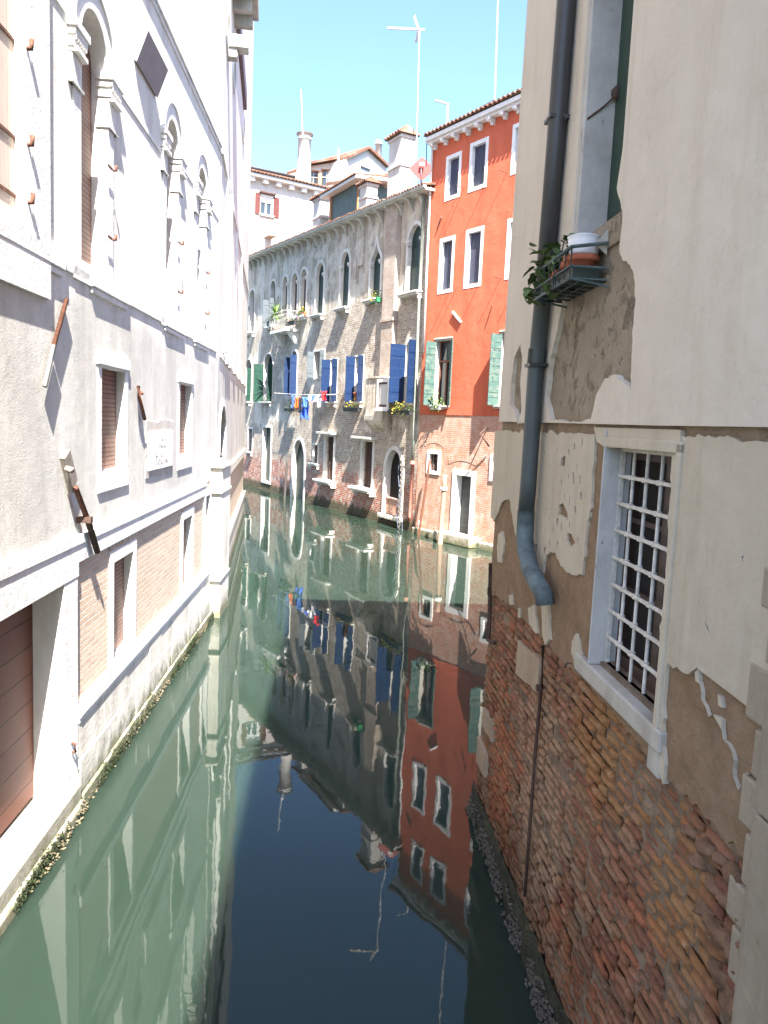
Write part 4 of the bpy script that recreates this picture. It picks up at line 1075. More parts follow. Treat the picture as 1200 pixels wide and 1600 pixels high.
# chimneys and dormer on its roof
def chimney(x0, y0, x1, y1, e, ew, label, cap=.3, mat=DUSTY, split=.5):
    """pixels give the near-end face and the street face together; e is how far behind the facade"""
    sm, zt = GW.px((x0 + x1) / 2, y0, e); zb = GW.px((x0 + x1) / 2, y1, e)[1]
    sl_, sr = GW.px(x0, (y0 + y1) / 2, e)[0], GW.px(x0 + (x1 - x0) * split, (y0 + y1) / 2, e)[0]
    a, c = min(sl_, sr), max(sl_, sr)
    b = H.mb(); b.box(a, c, zb - .6, zt - cap, e - ew, e)
    b.box(a - .05, c + .05, zb + (zt - zb) * .42, zb + (zt - zb) * .42 + .08, e - ew - .05, e + .05)
    b.box(a - .05, c + .05, zt - cap - .12, zt - cap, e - ew - .05, e + .05)
    ch = H.part('chimney', b, mat, bevel=.015); ch['label'] = label
    b = H.mb(); o_ = .16
    b.hexa([(a - o_, e - ew - o_, zt - cap + .02), (c + o_, e - ew - o_, zt - cap + .02), (c + o_, e + o_, zt - cap + .02), (a - o_, e + o_, zt - cap + .02),
            (a + .02, e - ew / 2 - .06, zt), (c - .02, e - ew / 2 - .06, zt), (c - .02, e - ew / 2 + .06, zt), (a + .02, e - ew / 2 + .06, zt)])
    for k in range(6):
        s = a - o_ + (c - a + 2 * o_) * (k + .5) / 6; b.tube([(s, e + o_ + .03, zt - cap + .05), (a + (c - a) * (k + .5) / 6, e - ew / 2, zt + .03)], .05, 6)
    H.part('chimney_cap', b, TILE, ch)
    return ch
chimney(607, 195, 645, 304, -.5, .62, 'tall chimney with tiled cap', .36)
chimney(562, 276, 585, 332, -.6, .5, 'low square chimney with tiled cap', .25)
chimney(489, 300, 510, 368, -.8, .5, 'plain chimney with tiled cap', .25)
# roof dormer with dark glazed front
s0, z0 = GW.px(512, 356, -.9); s1, _ = GW.px(558, 330, -.9); a, c = min(s0, s1), max(s0, s1)
zt = GW.px(520, 305, -.9)[1]
b = H.mb(); b.box(a, c, z0 - .9, zt - .05, -2.6, -.95); do = H.part('dormer', b, GREEN_PANEL)
for q in ((c - .35, c - .15), (a, a + .1)): b = H.mb(); b.box(*q, z0 - .9, zt - .05, -.96, -.90); H.part('timber_post', b, ORANGE_WOOD, do)
b = H.mb(); b.hexa([(a - .5, -2.9, zt + .15), (c + .25, -2.9, zt + .15), (c + .25, -.55, zt - .05), (a - .5, -.55, zt - .05), (a - .5, -2.9, zt + .3), (c + .25, -2.9, zt + .3), (c + .25, -.55, zt + .08), (a - .5, -.55, zt + .08)]); H.part('dormer_roof', b, WHITE_PAINT, do)
b = H.mb(); tile_roof(b, a - .5, c + .25, -.5, zt + .12, -2.9, zt + .36, .2, .02); H.part('tiles', b, TILE, do)
b = H.mb(); sx, zx = GW.px(415, 372, -.8); b.box(sx - .15, sx + .15, zx - 1.8, zx, -1.1, -.8); b.box(sx - .9, sx + .3, zx, zx + .1, -1.2, -.7); H.part('flue_stack', b, DUSTY)
# terrace wall behind the big chimney
b = H.mb(); b.box(.1, 1.7, 12.5, 14.9, -2.5, -2.2); b.box(.05, 1.75, 14.9, 15.0, -2.6, -2.1); H.part('terrace_wall', b, PALE_WALL)
b = H.mb()
for k in range(10): b.box(.12 + k * .13, .16 + k * .13, 12.6, 14.2, -1.3, -1.26)
b.box(.1, 1.5, 14.2, 14.26, -1.32, -1.24); b.box(.1, 1.5, 13.0, 13.05, -1.32, -1.24); H.part('terrace_railing', b, m_simple('grey railing', (.25, .24, .23), .7, .2))

# ================================================================== red house
H = House('red_house', 'bright red painted house with white window frames, dark blue shutters and bare brick ground floor', 'house', DW)
DH = H
def rd(x0, y0, x1, y1, **k): return H.window(*DW.rect(x0, y0, x1, y1), **k)
hr, hk = [], []
for x0, y0, x1, y1 in ((700.5, 247, 717, 305), (738, 226, 758.5, 290), (805, 197, 825, 262), (690, 377, 706, 452), (731, 363, 750.5, 443), (796, 346, 816, 428)):
    rd(x0, y0, x1, y1, frame=.13, proud=.03, depth=.11, fill=BLUE_GREY, fmat=WHITE_PAINT, holes=hr)
for x0, y0, x1, y1, lab in ((680, 532, 702.5, 634, 0), (782, 520, 806, 634, 0)):
    s0, s1, z0, z1 = DW.rect(x0, y0, x1, y1)
    wi = H.window(s0, s1, z0, z1, frame=.05, proud=.02, depth=.24, fill=GLASS, fillname='pane', fmat=STONE_OLD, holes=hr, leaves=[(True, 100, .40, z0, z1 - .03), (False, 150, .42, z0, z1 - .03)], leafmat=GREEN_WORN, sill=(.2, .1, .1), brackets=False)
    b = H.mb(); b.slab(rectp(s0, s1, z0, z1), [rectp(s0 + .06, (s0 + s1) / 2 - .03, z0 + .06, z1 - .75), rectp((s0 + s1) / 2 + .03, s1 - .06, z0 + .06, z1 - .75), rectp(s0 + .06, s1 - .06, z1 - .68, z1 - .06)], -.17, -.21); H.part('sash', b, m_simple('reddish brown sash', (.13, .05, .035), .6, .2), wi)
    b = H.mb(); b.box(s0 - .1, s1 + .1, z1 + .05, z1 + .10, -.03, .06); H.part('lintel', b, STONE_OLD, wi)
ZR = 4.41
rd(671, 709, 685, 736, frame=.12, depth=.22, fill=DARK, fillname='dark_room', fmat=WHITE_PAINT, holes=hk, bars=(4, 2, .02, -.06))
rd(770, 716, 784, 747, frame=.12, depth=.22, fill=DARK, fillname='dark_room', fmat=WHITE_PAINT, holes=hk, bars=(4, 2, .02, -.06))
wi = rd(711, 743, 735, 842, frame=.19, depth=.26, fill=BLACK_DOOR, fillname='door_leaf', fmat=WHITE_PAINT, name='water_door', holes=hk)
b = H.mb(); b.slab([(.12, ZR), (-9, ZR), (-9, 14.0), (.12, 13.95)], hr, .02, -9, .28); H.part('wall', b, RED_WALL)
b = H.mb(); b.slab([(.12, -.6), (-9, -.6), (-9, ZR - .002), (.12, ZR - .002)], hk, 0, -9, .28); H.part('brick_base', b, RED_BRICK)
for c, zz, n_, wd in ((DW.px(678, 697)[0], DW.px(678, 699)[1], 9, .13), (DW.px(723, 728)[0], DW.px(723, 733)[1] + .12, 13, .12)):
    b = H.mb()
    for k in range(n_):
        a = (k - (n_ - 1) / 2) / (n_ / 2); x = c + a * n_ * wd / 2; h = .16 * (1 - a * a)
        b.hexa([(x - .05, -.02, zz + h), (x + .05, -.02, zz + h), (x + .05, .012, zz + h), (x - .05, .012, zz + h), (x - .055 + a * .05, -.02, zz + h + .26), (x + .055 + a * .05, -.02, zz + h + .26), (x + .055 + a * .05, .012, zz + h + .26), (x - .055 + a * .05, .012, zz + h + .26)])
    H.part('brick_arch', b, RED_BRICK)
b = H.mb(); b.box(-9, .0, -.6, .22, -.1, .22); b.box(DW.px(752, 850)[0], DW.px(695, 840)[0], .0, .34, -.1, .55); H.part('landing_step', b, m_stone('mossy step', (.42, .38, .32), (.2, .17, .13), .6, green=.34), bevel=.03)
b = H.mb(); b.box(-9.1, .16, 13.98, 14.12, -.05, .34); b.box(-9.1, .16, 13.90, 13.98, -.05, .24)
H.part('eave', b, WHITE_PAINT, bevel=.015)
s = -.12
while s > -8.9:
    b = H.mb(); b.box(s - .075, s + .075, 13.77, 13.90, -.05, .24); b.tube([(s - .075, .24, 13.835), (s + .075, .24, 13.835)], .065, 10); b.box(s - .06, s + .06, 13.70, 13.77, -.05, .13); s -= .60; H.part('modillion', b, WHITE_PAINT, bevel=.01)
b = H.mb(); tile_roof(b, -9.1, .2, .38, 14.20, -5, 15.3, .21, .05); H.part('roof', b, TILE)
# shutter stays, tie bars, pipe
for x, y in ((712, 312), (726, 294), (757, 294), (793, 270), (678, 306), (703, 455), (715, 448), (749, 444), (783, 435), (816, 430)):
    s, z = DW.px(x, y, .0); b = H.mb(); b.tube([(s, .0, z), (s, .32, z + .01), (s + .02, .36, z + .03)], .013, 5); H.part('shutter_stay', b, RUST_DARK)
b = H.mb(); s0, z0 = DW.px(709, 488); s1, z1 = DW.px(722, 504); b.tube([(s0, .05, z0), (s1, .05, z1)], .05, 8); H.part('flue_stub', b, WHITE_PAINT)
b = H.mb(); s0, z0 = DW.px(770, 478); s1, z1 = DW.px(760, 510); b.tube([(s0, .04, z0), (s1, .04, z1)], .018, 6); H.part('tie_bar', b, m_simple('iron bar', (.40, .25, .21), .7, .2)); b = H.mb(); s0, z0 = DW.px(691, 340); s1, z1 = DW.px(684, 360); b.tube([(s0, .05, z0), (s1, .05, z1)], .03, 6); H.part('tie_bar', b, m_simple('pinkish iron bar', (.40, .25, .21), .7, .2))
b = H.mb(); b.tube([(.02, .1, 13.9), (.02, .09, 10), (-.05, .09, 6.6)], .04, 8); H.part('drainpipe', b, WHITE_PAINT)
b = H.mb()
pts = [DW.px(x, y, -.2) for x, y in ((667, 218), (688, 205), (715, 190), (743, 172), (772, 156), (800, 160))]
b.tube([(p[0], -.2, p[1]) for p in pts], .015, 5)
for x, y, yb in ((667, 218, 260), (688, 205, 216), (715, 188, 200), (743, 172, 184)):
    p = DW.px(x, y, -.2); q = DW.px(x - 1, yb, -.2); b.tube([(p[0], -.2, p[1]), (q[0], -.2, q[1])], .018, 5)
H.part('roof_wire', b, m_simple('dark wire', (.10, .10, .14), .6, .1))
b = H.mb(); s0, z0 = DW.px(762, 668); s1, z1 = DW.px(768, 698); b.tube([(s0, .02, z0), (s0 - .1, .4, z0 - .2), (s1, .1, z1)], .03, 5); H.part('iron_arm', b, RUST_DARK)

# ================================================================== houses behind
def dwall(a, b_):  # wall through two ground points, facing the camera
    return Wall((a[0], a[1]), (b_[0] - a[0], b_[1] - a[1]), (-.1, -1))
p0, p1 = at(386, 273, 50), at(547, 305, 54)
BW = dwall(p0, p1)
H = House('white_house', 'whitish house behind the grey one with maroon shuttered window, tiled roof and round chimney', 'house', BW)
ln = (p1 - p0).length
bh = []
s0, s1, z0, z1 = BW.rect(406.5, 307, 426, 336)
wi = H.window(s0, s1, z0, z1, frame=.06, depth=.15, fill=GLASS, fillname='pane', holes=bh, leaves=(), leafmat=SHUT_MAROON, sill=(.15, .1, .1), brackets=False)
b = H.mb(); b.slab(rectp(s0, s1, z0, z1), [rectp(s0 + .07, (s0 + s1) / 2 - .05, z0 + .07, z1 - .36), rectp((s0 + s1) / 2 + .05, s1 - .07, z0 + .07, z1 - .36)], -.07, -.11); H.part('sash', b, WHITE_PAINT, wi)
b = H.mb(); b.box(s0 - .36, s0 - .02, z0 - .05, z1 + .12, .01, .06); H.part('shutter', b, SHUT_MAROON, wi)
b = H.mb(); b.box(s1 + .02, s1 + .44, z0 - .05, z1 + .05, .01, .06); H.part('shutter', b, SHUT_MAROON, wi)
b = H.mb(); b.box(s0 - .1, s1 + .15, z1 + .14, z1 + .22, 0, .2); H.part('lintel', b, BROWN_WOOD, wi)
b = H.mb(); b.slab(rectp(-3, ln + 1.5, 0, 19.0), bh, 0, -6, .2); H.part('wall', b, PALE_WALL)
b = H.mb(); b.slab(jag(BW.poly([(405, 345), (430, 340), (434, 358), (424, 368), (408, 362)]), .12, .2, seed=3), [], .012, -.02); H.part('brick_patch', b, L_BRICK)
b = H.mb(); b.box(-3, ln + 1.7, 18.98, 19.14, -.1, .5)
for i in range(12): b.box(-2.6 + i * .9, -2.3 + i * .9, 18.72, 18.98, -.05, .34)
H.part('eave', b, WHITE_PAINT)
b = H.mb(); tile_roof(b, -3, ln + 1.7, .6, 19.22, -4.5, 20.7, .26, .06); H.part('roof', b, TILE)
def bp(x, y, e): s, z = BW.px(x, y, e); return s, z
sa, zt = bp(474, 210, -.5); sb, zb = bp(474, 287, -.5)
b = H.mb(); r = .42
b.lathe((sb, -.5, 0), [(.62, zb - .6), (.62, zb - .1), (.50, zb + .05), (.46, zb + 1), (r, zt - .35), (r + .04, zt - .33), (r + .04, zt - .22), (r, zt - .2), (r, zt - .08), (r + .1, zt - .05), (r + .1, zt), (.2, zt)], 24)
b.g = 1
ch = H.part('chimney', b, DUSTY); ch['label'] = 'round tapering chimney'
b = H.mb(); b.lathe((sb, -.5, 0), [(r + .12, zt - .05), (r + .13, zt + .04), (.1, zt + .07)], 24); H.part('chimney_rim', b, RUST_DARK, ch)

# far tiled roof behind on the left, house with gable, glazed attic
q0, q1 = at(380, 262, 58), at(462, 285, 60)
XW = dwall(q0, q1)
H = House('tiled_house', 'distant pale house whose long terracotta roof rises behind the white house', 'house', XW)
b = H.mb(); b.slab(rectp(-4, 6, 0, q0.z - .2), [], 0, -6); H.part('wall', b, PALE_WALL)
b = H.mb(); tile_roof(b, -4, 6.0, .5, q0.z, -4.5, q0.z + 1.25, .26, .06); H.part('roof', b, TILE)
b = H.mb(); b.tube([(-4, .55, q0.z - .08), (6, .55, q0.z - .08)], .09, 6); H.part('gutter', b, IRON)
AW = dwall(at(478, 300, 57), at(545, 300, 57))
H = House('attic', 'pale attic storey with wood framed dark windows beside the round chimney', 'attic', AW)
ah = []
for x0, y0, x1, y1 in ((482, 268, 497, 291), (503, 266, 518, 294)):
    s0, s1, z0, z1 = AW.rect(x0, y0, x1, y1)
    wi = H.window(s0, s1, z0, z1, frame=.07, depth=.12, fill=GLASS, fillname='pane', fmat=ORANGE_WOOD, holes=ah)
    b = H.mb(); b.box((s0 + s1) / 2 - .03, (s0 + s1) / 2 + .03, z0, z1, -.1, -.06); b.box(s0, s1, z0 + (z1 - z0) * .6, z0 + (z1 - z0) * .6 + .05, -.1, -.06); H.part('glazing_bar', b, GREY_METAL, wi)
s0, s1, z0, z1 = AW.rect(480, 258, 541, 320)
b = H.mb(); b.slab([(s0, z0 - 6), (s1, z0 - 6), (s1, AW.px(541, 250)[1]), (s0, AW.px(480, 260)[1])], ah, 0, -3, .15); H.part('wall', b, PALE_WALL)
b = H.mb(); za, zb = AW.px(476, 259)[1], AW.px(543, 247)[1]; b.hexa([(s0 - .2, .5, za - .08), (s1 + .1, .5, zb - .08), (s1 + .1, -3, zb + .5), (s0 - .2, -3, za + .5), (s0 - .2, .5, za + .08), (s1 + .1, .5, zb + .08), (s1 + .1, -3, zb + .66), (s0 - .2, -3, za + .66)]); H.part('roof', b, TILE)
EW = dwall(at(541, 300, 56), at(600, 300, 59))
H = House('gabled_house', 'white gabled house with a grey attic window behind the grey roof', 'house', EW)
gh = []
s0, s1, z0, z1 = EW.rect(562, 261, 579, 278); wi = H.window(s0, s1, z0, z1, frame=.05, depth=.1, fill=m_simple('grey blue blind', (.17, .20, .24), .5, .1), fillname='blind', holes=gh)
pk = EW.poly([(541, 330), (604, 330), (604, 262), (573, 233), (541, 248)])
b = H.mb(); b.slab(pk, gh, 0, -6, .15); H.part('wall', b, PALE_WALL2)
b = H.mb()
for a, c in ((pk[4], pk[3]), (pk[3], pk[2])):
    b.hexa([(a[0], .3, a[1] - .02), (c[0], .3, c[1] - .02), (c[0], -6.2, c[1] - .02), (a[0], -6.2, a[1] - .02), (a[0], .3, a[1] + .16), (c[0], .3, c[1] + .16), (c[0], -6.2, c[1] + .16), (a[0], -6.2, a[1] + .16)])
H.part('roof', b, TILE)
pa = EW.px(592, 220, -1); pb = EW.px(592, 262, -1)
b = H.mb(); b.lathe((pa[0], -1, 0), [(.24, pb[1] - 1), (.24, pa[1] - .3), (.30, pa[1] - .28), (.30, pa[1] - .18), (.22, pa[1] - .15), (.22, pa[1]), (.1, pa[1])], 14)
ch = H.part('chimney', b, DUSTY)
b = H.mb(); b.box(pa[0] - .4, pa[0] + .4, pb[1] - 1, pb[1] - .3, -1.4, -.6); H.part('chimney_base', b, DUSTY, ch)
CW = dwall(at(583, 300, 44), at(640, 270, 46))
H = House('pale_annexe', 'plain pinkish white wall under a small tiled roof between the chimneys', 'house', CW)
pk = CW.poly([(583, 345), (640, 345), (640, 270), (607, 268), (583, 281)])
b = H.mb(); b.slab(pk, [], 0, -4); H.part('wall', b, PALE_WALL2)
b = H.mb(); a, c = pk[4], pk[3]; b.hexa([(a[0], .25, a[1]), (c[0] + 2, .25, c[1] + .5), (c[0] + 2, -4, c[1] + .9), (a[0], -4, a[1] + .4), (a[0], .25, a[1] + .18), (c[0] + 2, .25, c[1] + .68), (c[0] + 2, -4, c[1] + 1.08), (a[0], -4, a[1] + .58)]); H.part('roof', b, TILE)
# ================================================================== roof-top masts
def aerial(name, label, base, top, r, build=None, mat=None, cat='aerial', group=None):
    o = thing(name, label, cat, T(base), group)
    b = MB(); d = Vector(top) - Vector(base); b.tube([(0, 0, 0), tuple(d * .5), tuple(d)], r, 7); 
    b.build('mast', mat or GREY_PALE, o)
    if build: build(o, d)
    return o
GREY_PALE = m_simple('pale metal', (.55, .54, .53), .5, .1, 9)
def yagi(o, d):
    b = MB(); b.box(d.x - 1.25, d.x + .2, d.z - .03, d.z + .03, d.y - .03, d.y + .03)
    b.v = [(x, y, z) for x, y, z in b.v]
    for k in range(8): x = d.x - 1.2 + k * .13; b.tube([(x, d.y - .12, d.z), (x, d.y + .12, d.z)], .012, 5)
    b.build('boom', GREY_PALE, o)
    b = MB()
    for s in (1, -1):
        b.tube([(d.x - .06, d.y, d.z + .05 * s), (d.x - .16 - .06 * s, d.y, d.z + .46 * s)], .045, 6)
        for k in range(5): q = .1 + .085 * k; x = d.x - .08 - .02 * s - k * .02; b.tube([(x, d.y - .2, d.z + q * s), (x, d.y + .2, d.z + q * s)], .01, 5)
    b.build('reflector', GREY_PALE, o)
Yb = 31.6
aerial('tv_aerial', 'tall rooftop television aerial on a thin pole beside the big chimney', at(649, 300, Yb), at(655.5, 46, Yb), .02, yagi)
def flatarm(o, d):
    b = MB(); b.tube([(d.x + .05, d.y, d.z - .03), (d.x - .45, d.y, d.z + .1)], .035, 6); b.build('arm', GREY_PALE, o)
aerial('short_aerial', 'short roof aerial with one slanting arm at the corner of the red roof', at(698, 212, 28.6), at(699.5, 162, 28.6), .03, flatarm)
def rings(o, d):
    b = MB()
    for k in range(26): q = d * (k / 26); b.tube([tuple(q), tuple(q + Vector((0, 0, .05)))], .032, 6)
    b.build('joint', GREY_METAL, o)
aerial('lattice_mast', 'very tall white jointed mast rising from the red roof out of view', at(772.5, 172, 28), at(780, -60, 28), .022, rings, cat='mast')
aerial('thin_aerial', 'thin whip aerial on the round chimney of the white house', at(473, 212, 51.3), at(470.5, 140, 51.3), .025)
aerial('vent_pole', 'slim vent pole above the attic roof', at(529, 290, 55), at(529, 232, 55), .06, cat='pole')
# panel antenna
c = at(659, 264, 30.6)
o = thing('panel_antenna', 'red diamond shaped panel antenna standing on the grey roof edge by the red house', 'antenna', T(c))
b = MB(); W_, H_ = .46, .42; pr = .36
pts = []
for k in range(4):
    a0 = k * PI / 2
    for t in (-.22, 0, .22):
        a = a0 + t; rr = .5 if t == 0 else .45
        pts.append((math.cos(a) * rr * W_ / .5, math.sin(a) * rr * H_ / .5))
b.slab(pts, [], .03, -.02); b.v = [(x, -y, z) for x, y, z in b.v]
b.build('panel', PINK, o)
b = MB(); b.tube([(-.02, -.16, .07), (-.02, -.10, -.1), (-.02, -.03, -.4)], .016, 6); b.box(-.085, -.012, .06, .18, -.2, -.12); b.box(.004, .085, .06, .18, -.2, -.12); b.build('feed', WHITE_PAINT, o)
b = MB(); b.tube([(0, .06, 0), (0, .08, -1.3)], .03, 7); b.build('mast', GREY_METAL, o)

# ================================================================== laundry
def gp(x, y, e): s, z = GW.px(x, y, e); return (s, z)
LE = .75
la, lb = gp(428, 614, LE), gp(527, 616, LE)
o = thing('clothesline', 'clothesline on iron arms under the middle windows of the grey house', 'clothesline', GW.M)
b = MB(GW.g)
for k in range(2):
    e = LE - k * .22
    b.tube([(la[0] + (lb[0] - la[0]) * i / 8, e, la[1] + (lb[1] - la[1]) * i / 8 - .05 * math.sin(PI * i / 8)) for i in range(9)], .008, 5)
b.build('line', WHITE_PAINT, o)
for q in (la, lb):
    b = MB(GW.g); b.tube([(q[0], 0, q[1] - .05), (q[0], LE + .05, q[1])], .018, 6); b.build('arm', RUST_DARK, o)
def cloth(name, label, cat, x0, x1, ytop, ybot, col, shape='rect', seed=0, e=LE, grp='washing on the line'):
    s1, z1 = gp(x0, ytop, e); s0, _ = gp(x1, ytop, e); z0 = gp((x0 + x1) / 2, ybot, e)[1]
    if s0 > s1: s0, s1 = s1, s0
    w_, h_ = (s1 - s0), z1 - z0
    nx, nz = 14, 14
    b = MB(GW.g); pts = []
    for j in range(nz + 1):
        v = j / nz
        for i in range(nx + 1):
            u = i / nx; uu = u - .5
            wd = 1.0 - .18 * v
            if shape == 'shirt': wd = 1.0 if v < .32 else .66
            if shape == 'trousers': wd = .9 - .2 * v
            x = (s0 + s1) / 2 + uu * w_ * wd + .03 * math.sin(v * 5 + seed)
            ee = e + .05 * math.sin(u * 9 + seed * 2 + v * 2) * (.3 + v) + .03 * math.sin(u * 17 + v * 4)
            sag = .03 * math.sin(PI * u) * (1 - v)
            hem = .10 * h_ * math.sin(u * 5 + seed) * v
            pts.append((x, ee, z1 - v * h_ - sag + hem))
    f = []
    for j in range(nz):
        for i in range(nx):
            if shape == 'trousers' and j > 4 and i in (6, 7): continue
            f.append((j * (nx + 1) + i, j * (nx + 1) + i + 1, (j + 1) * (nx + 1) + i + 1, (j + 1) * (nx + 1) + i))
    b.add(pts, f, True)
    ob = b.build(name, m_simple(name + ' cloth', col, .9, .12, 6), None, GW.M)
    sd = ob.modifiers.new('thick', 'SOLIDIFY'); sd.thickness = .006
    ob['label'] = label; ob['category'] = cat; ob['group'] = grp
cloth('jeans', 'pale blue jeans at the left end of the washing line', 'jeans', 455, 462, 617, 637, (.09, .16, .36), 'trousers', 1)
cloth('shirt', 'orange red shirt on the washing line', 'shirt', 461, 469.5, 620, 638, (.75, .12, .02), 'shirt', 2)
cloth('sock', 'dark garment hanging between orange shirt and blue shirt', 'garment', 467, 471, 621, 643, (.02, .02, .03), 'rect', 3)
cloth('shirt', 'large light blue shirt, the longest garment on the washing line', 'shirt', 470, 484.5, 620, 636, (.09, .2, .5), 'shirt', 4)
cloth('trousers', 'strong blue trousers hanging below the light blue shirt', 'trousers', 471, 483, 636, 654, (.03, .08, .4), 'trousers', 5, e=LE - .02)
cloth('towel', 'white cloth right of the light blue shirt', 'cloth', 482, 487.5, 618, 627, (.7, .7, .72), 'rect', 6)
cloth('briefs', 'small vivid blue cloth between two white cloths', 'cloth', 487, 491.5, 618, 625, (.05, .12, .6), 'rect', 7)
cloth('vest', 'white top beside the red bundle on the washing line', 'top', 491, 500, 617, 628, (.72, .72, .74), 'shirt', 8)
cloth('undershirt', 'longer white garment with pinkish mark hanging lowest at right', 'garment', 495, 503.5, 622, 636, (.70, .68, .74), 'shirt', 9, e=LE - .2)
cloth('bundle', 'bright red garment bunched at the right end of the washing line', 'garment', 501, 511, 611, 625, (.70, .03, .03), 'shirt', 10)

# ================================================================== window boxes and pot plants on the facades
def flowerbox(name, label, W, x0, x1, y, e, leafm, petal, boxm, n=90, seed=0, grp='flower boxes on the facades', hgt=.16, size=.12, spread=.10):
    s0, z = W.px(x0, y, e); s1, _ = W.px(x1, y, e); a, c = min(s0, s1), max(s0, s1)
    o = thing(name, label, 'flower box', W.M @ T(((a + c) / 2 * W.g, e, z)), grp)
    h = (c - a) / 2
    b = MB(W.g); b.hexa([(-h, -.08, -hgt), (h, -.08, -hgt), (h, .08, -hgt), (-h, .08, -hgt), (-h, -.1, 0), (h, -.1, 0), (h, .1, 0), (-h, .1, 0)]); b.box(-h - .015, h + .015, -.025, .005, -.115, .115); b.build('box', boxm, o)
    b = MB(W.g); leaf_cluster(b, (0, .03, .08), (h * .55, .07, spread * .7), n, size, seed, 'blade', .3); b.build('foliage', leafm, o)
    if petal:
        b = MB(W.g); leaf_cluster(b, (0, .06, .12), (h * .55, .08, spread), int(n * .7), size * .6, seed + 1, 'blade', .1); b.build('flowers', petal, o)
    return o
flowerbox('flower_box', 'yellow flower box under the blue shuttered arched window', GW, 610, 643, 641, .35, LEAF, YELLOW, IRON, 190, 1, spread=.16)
flowerbox('flower_box', 'small green flower box with yellow blooms on the pointed window sill', GW, 580, 592, 468, .18, LEAF, YELLOW, m_simple('bright green box', (.03, .25, .09), .5, .1), 80, 2, spread=.12)
flowerbox('flower_box', 'yellow green plants on the sill right of the balcony', GW, 466, 477, 491, .16, LEAF_BRIGHT, YELLOW, TERRA, 110, 3, spread=.16)
flowerbox('flower_box', 'iron rack of dry plants under the right-hand of two blue shuttered windows', GW, 539, 562, 637, .30, LEAF_DARK, YELLOW, IRON, 80, 4)
flowerbox('flower_box', 'balcony flower box with red and yellow blooms behind the railing', GW, 446, 462, 505, .5, LEAF, m_simple('reddish petals', (.6, .12, .10), .6, .2), IRON, 70, 5, spread=.14)
flowerbox('flower_box', 'white trough of leafy green plants on the red house window sill', DW, 675, 690, 633, .12, LEAF_BRIGHT, None, WHITE_PAINT, 120, 6, spread=.2, size=.14)
flowerbox('flower_box', 'dark hanging plants in shade under the single blue shutter', GW, 447, 462, 638, .28, LEAF_DARK, None, IRON, 100, 7, spread=.25)
def spiky(label, px, py, e, L, n, mat, seed):
    s, z = GW.px(px, py, e)
    o = thing('yucca_plant', label, 'plant', GW.M @ T((s * GW.g, e, z)))
    b = MB(GW.g); rnd = random.Random(seed)
    for i in range(n):
        a = rnd.uniform(0, 2 * PI); t = rnd.uniform(-.5, 1.35); d = Vector((math.cos(a) * math.cos(t), math.sin(a) * math.cos(t), math.sin(t))); u = d.cross(Vector((0, 0, 1))).normalized()
        l = L * rnd.uniform(.7, 1.1); pts = []
        for k, wv in enumerate((.022, .032, .026, .003)):
            q = d * l * k / 3 - Vector((0, 0, .25 * l * (k / 3) ** 2)); pts += [q - u * wv, q + u * wv]
        b.add(pts, [(0, 1, 3, 2), (2, 3, 5, 4), (4, 5, 7, 6)])
    b.build('leaves', mat, o)
    b = MB(GW.g); b.tube([(0, 0, -.75), (0.02, 0, -.4), (0, 0, .02)], .04, 7); b.build('stem', WOOD_DARK, o)
    b = MB(GW.g); b.lathe((0, 0, -.95), [(.02, 0), (.13, 0), (.17, .26), (.18, .3), (.15, .3), (.14, .25), (0, .25)], 14); b.build('pot', TERRA, o)
spiky('spiky green yucca on the balcony end of the grey house', 431.5, 492, .45, .95, 60, LEAF_BRIGHT, 4)
s, z = GW.px(560, 627, .05)
o = thing('flower_pot', 'terracotta pot standing in the open blue shuttered window', 'flower pot', GW.M @ T((s * GW.g, .1, z)))
b = MB(); b.lathe((0, 0, 0), [(.01, 0), (.12, 0), (.17, .3), (.19, .3), (.19, .36), (.16, .36), (.15, .3), (0, .3)], 16); b.build('pot', TERRA, o)

# ================================================================== mooring posts and what hangs by the water doors
def post(name, label, x, yb, xt, yt, r, mat, cat='mooring post', band=None, off=0.0, r1=None):
    p = on_water(x, yb); q = at(xt, yt, p.y + off)
    o = thing(name, label, cat, T((p.x, p.y, 0)), 'posts by the far quay')
    d = q - p; b = MB()
    n = 10; b.tube([(d.x * k / n + .25 * r * noise.noise(Vector((k * .6, x, 0))), d.y * k / n, -1.2 + (d.z + 1.2) * k / n) for k in range(n + 1)], r, 10, r1=r1)
    b.build('shaft', mat, o)
    if band: 
        b = MB(); zz = d.z * band; b.lathe((d.x * band, d.y * band, zz), [(r * 1.05, -.06), (r * 1.2, -.05), (r * 1.2, .05), (r * 1.05, .06)], 10); b.build('band', WHITE_PAINT, o)
    return o
post('mooring_post', 'thick weathered mooring post left of the white framed water door', 686, 850, 695.5, 742, .105, WOOD_POST, band=.8, r1=.075)
post('mooring_post', 'thin leaning reddish pole by the grey house drainpipe', 648.5, 838, 672, 718, .045, RUST)
post('mooring_post', 'short white stump post beside the leaning pole', 654.5, 834, 656, 813, .055, WHITE_PAINT)
post('mooring_post', 'slim pole with pale top right of the white framed water door', 755.5, 853, 761.5, 774, .035, m_simple('bluish rusty pole', (.28, .17, .15), .7, .5, 9), band=.97)
post('mooring_post', 'dark timber pole left of the arched water door of the grey house', 443, 780, 449, 716, .06, WOOD_DARK)
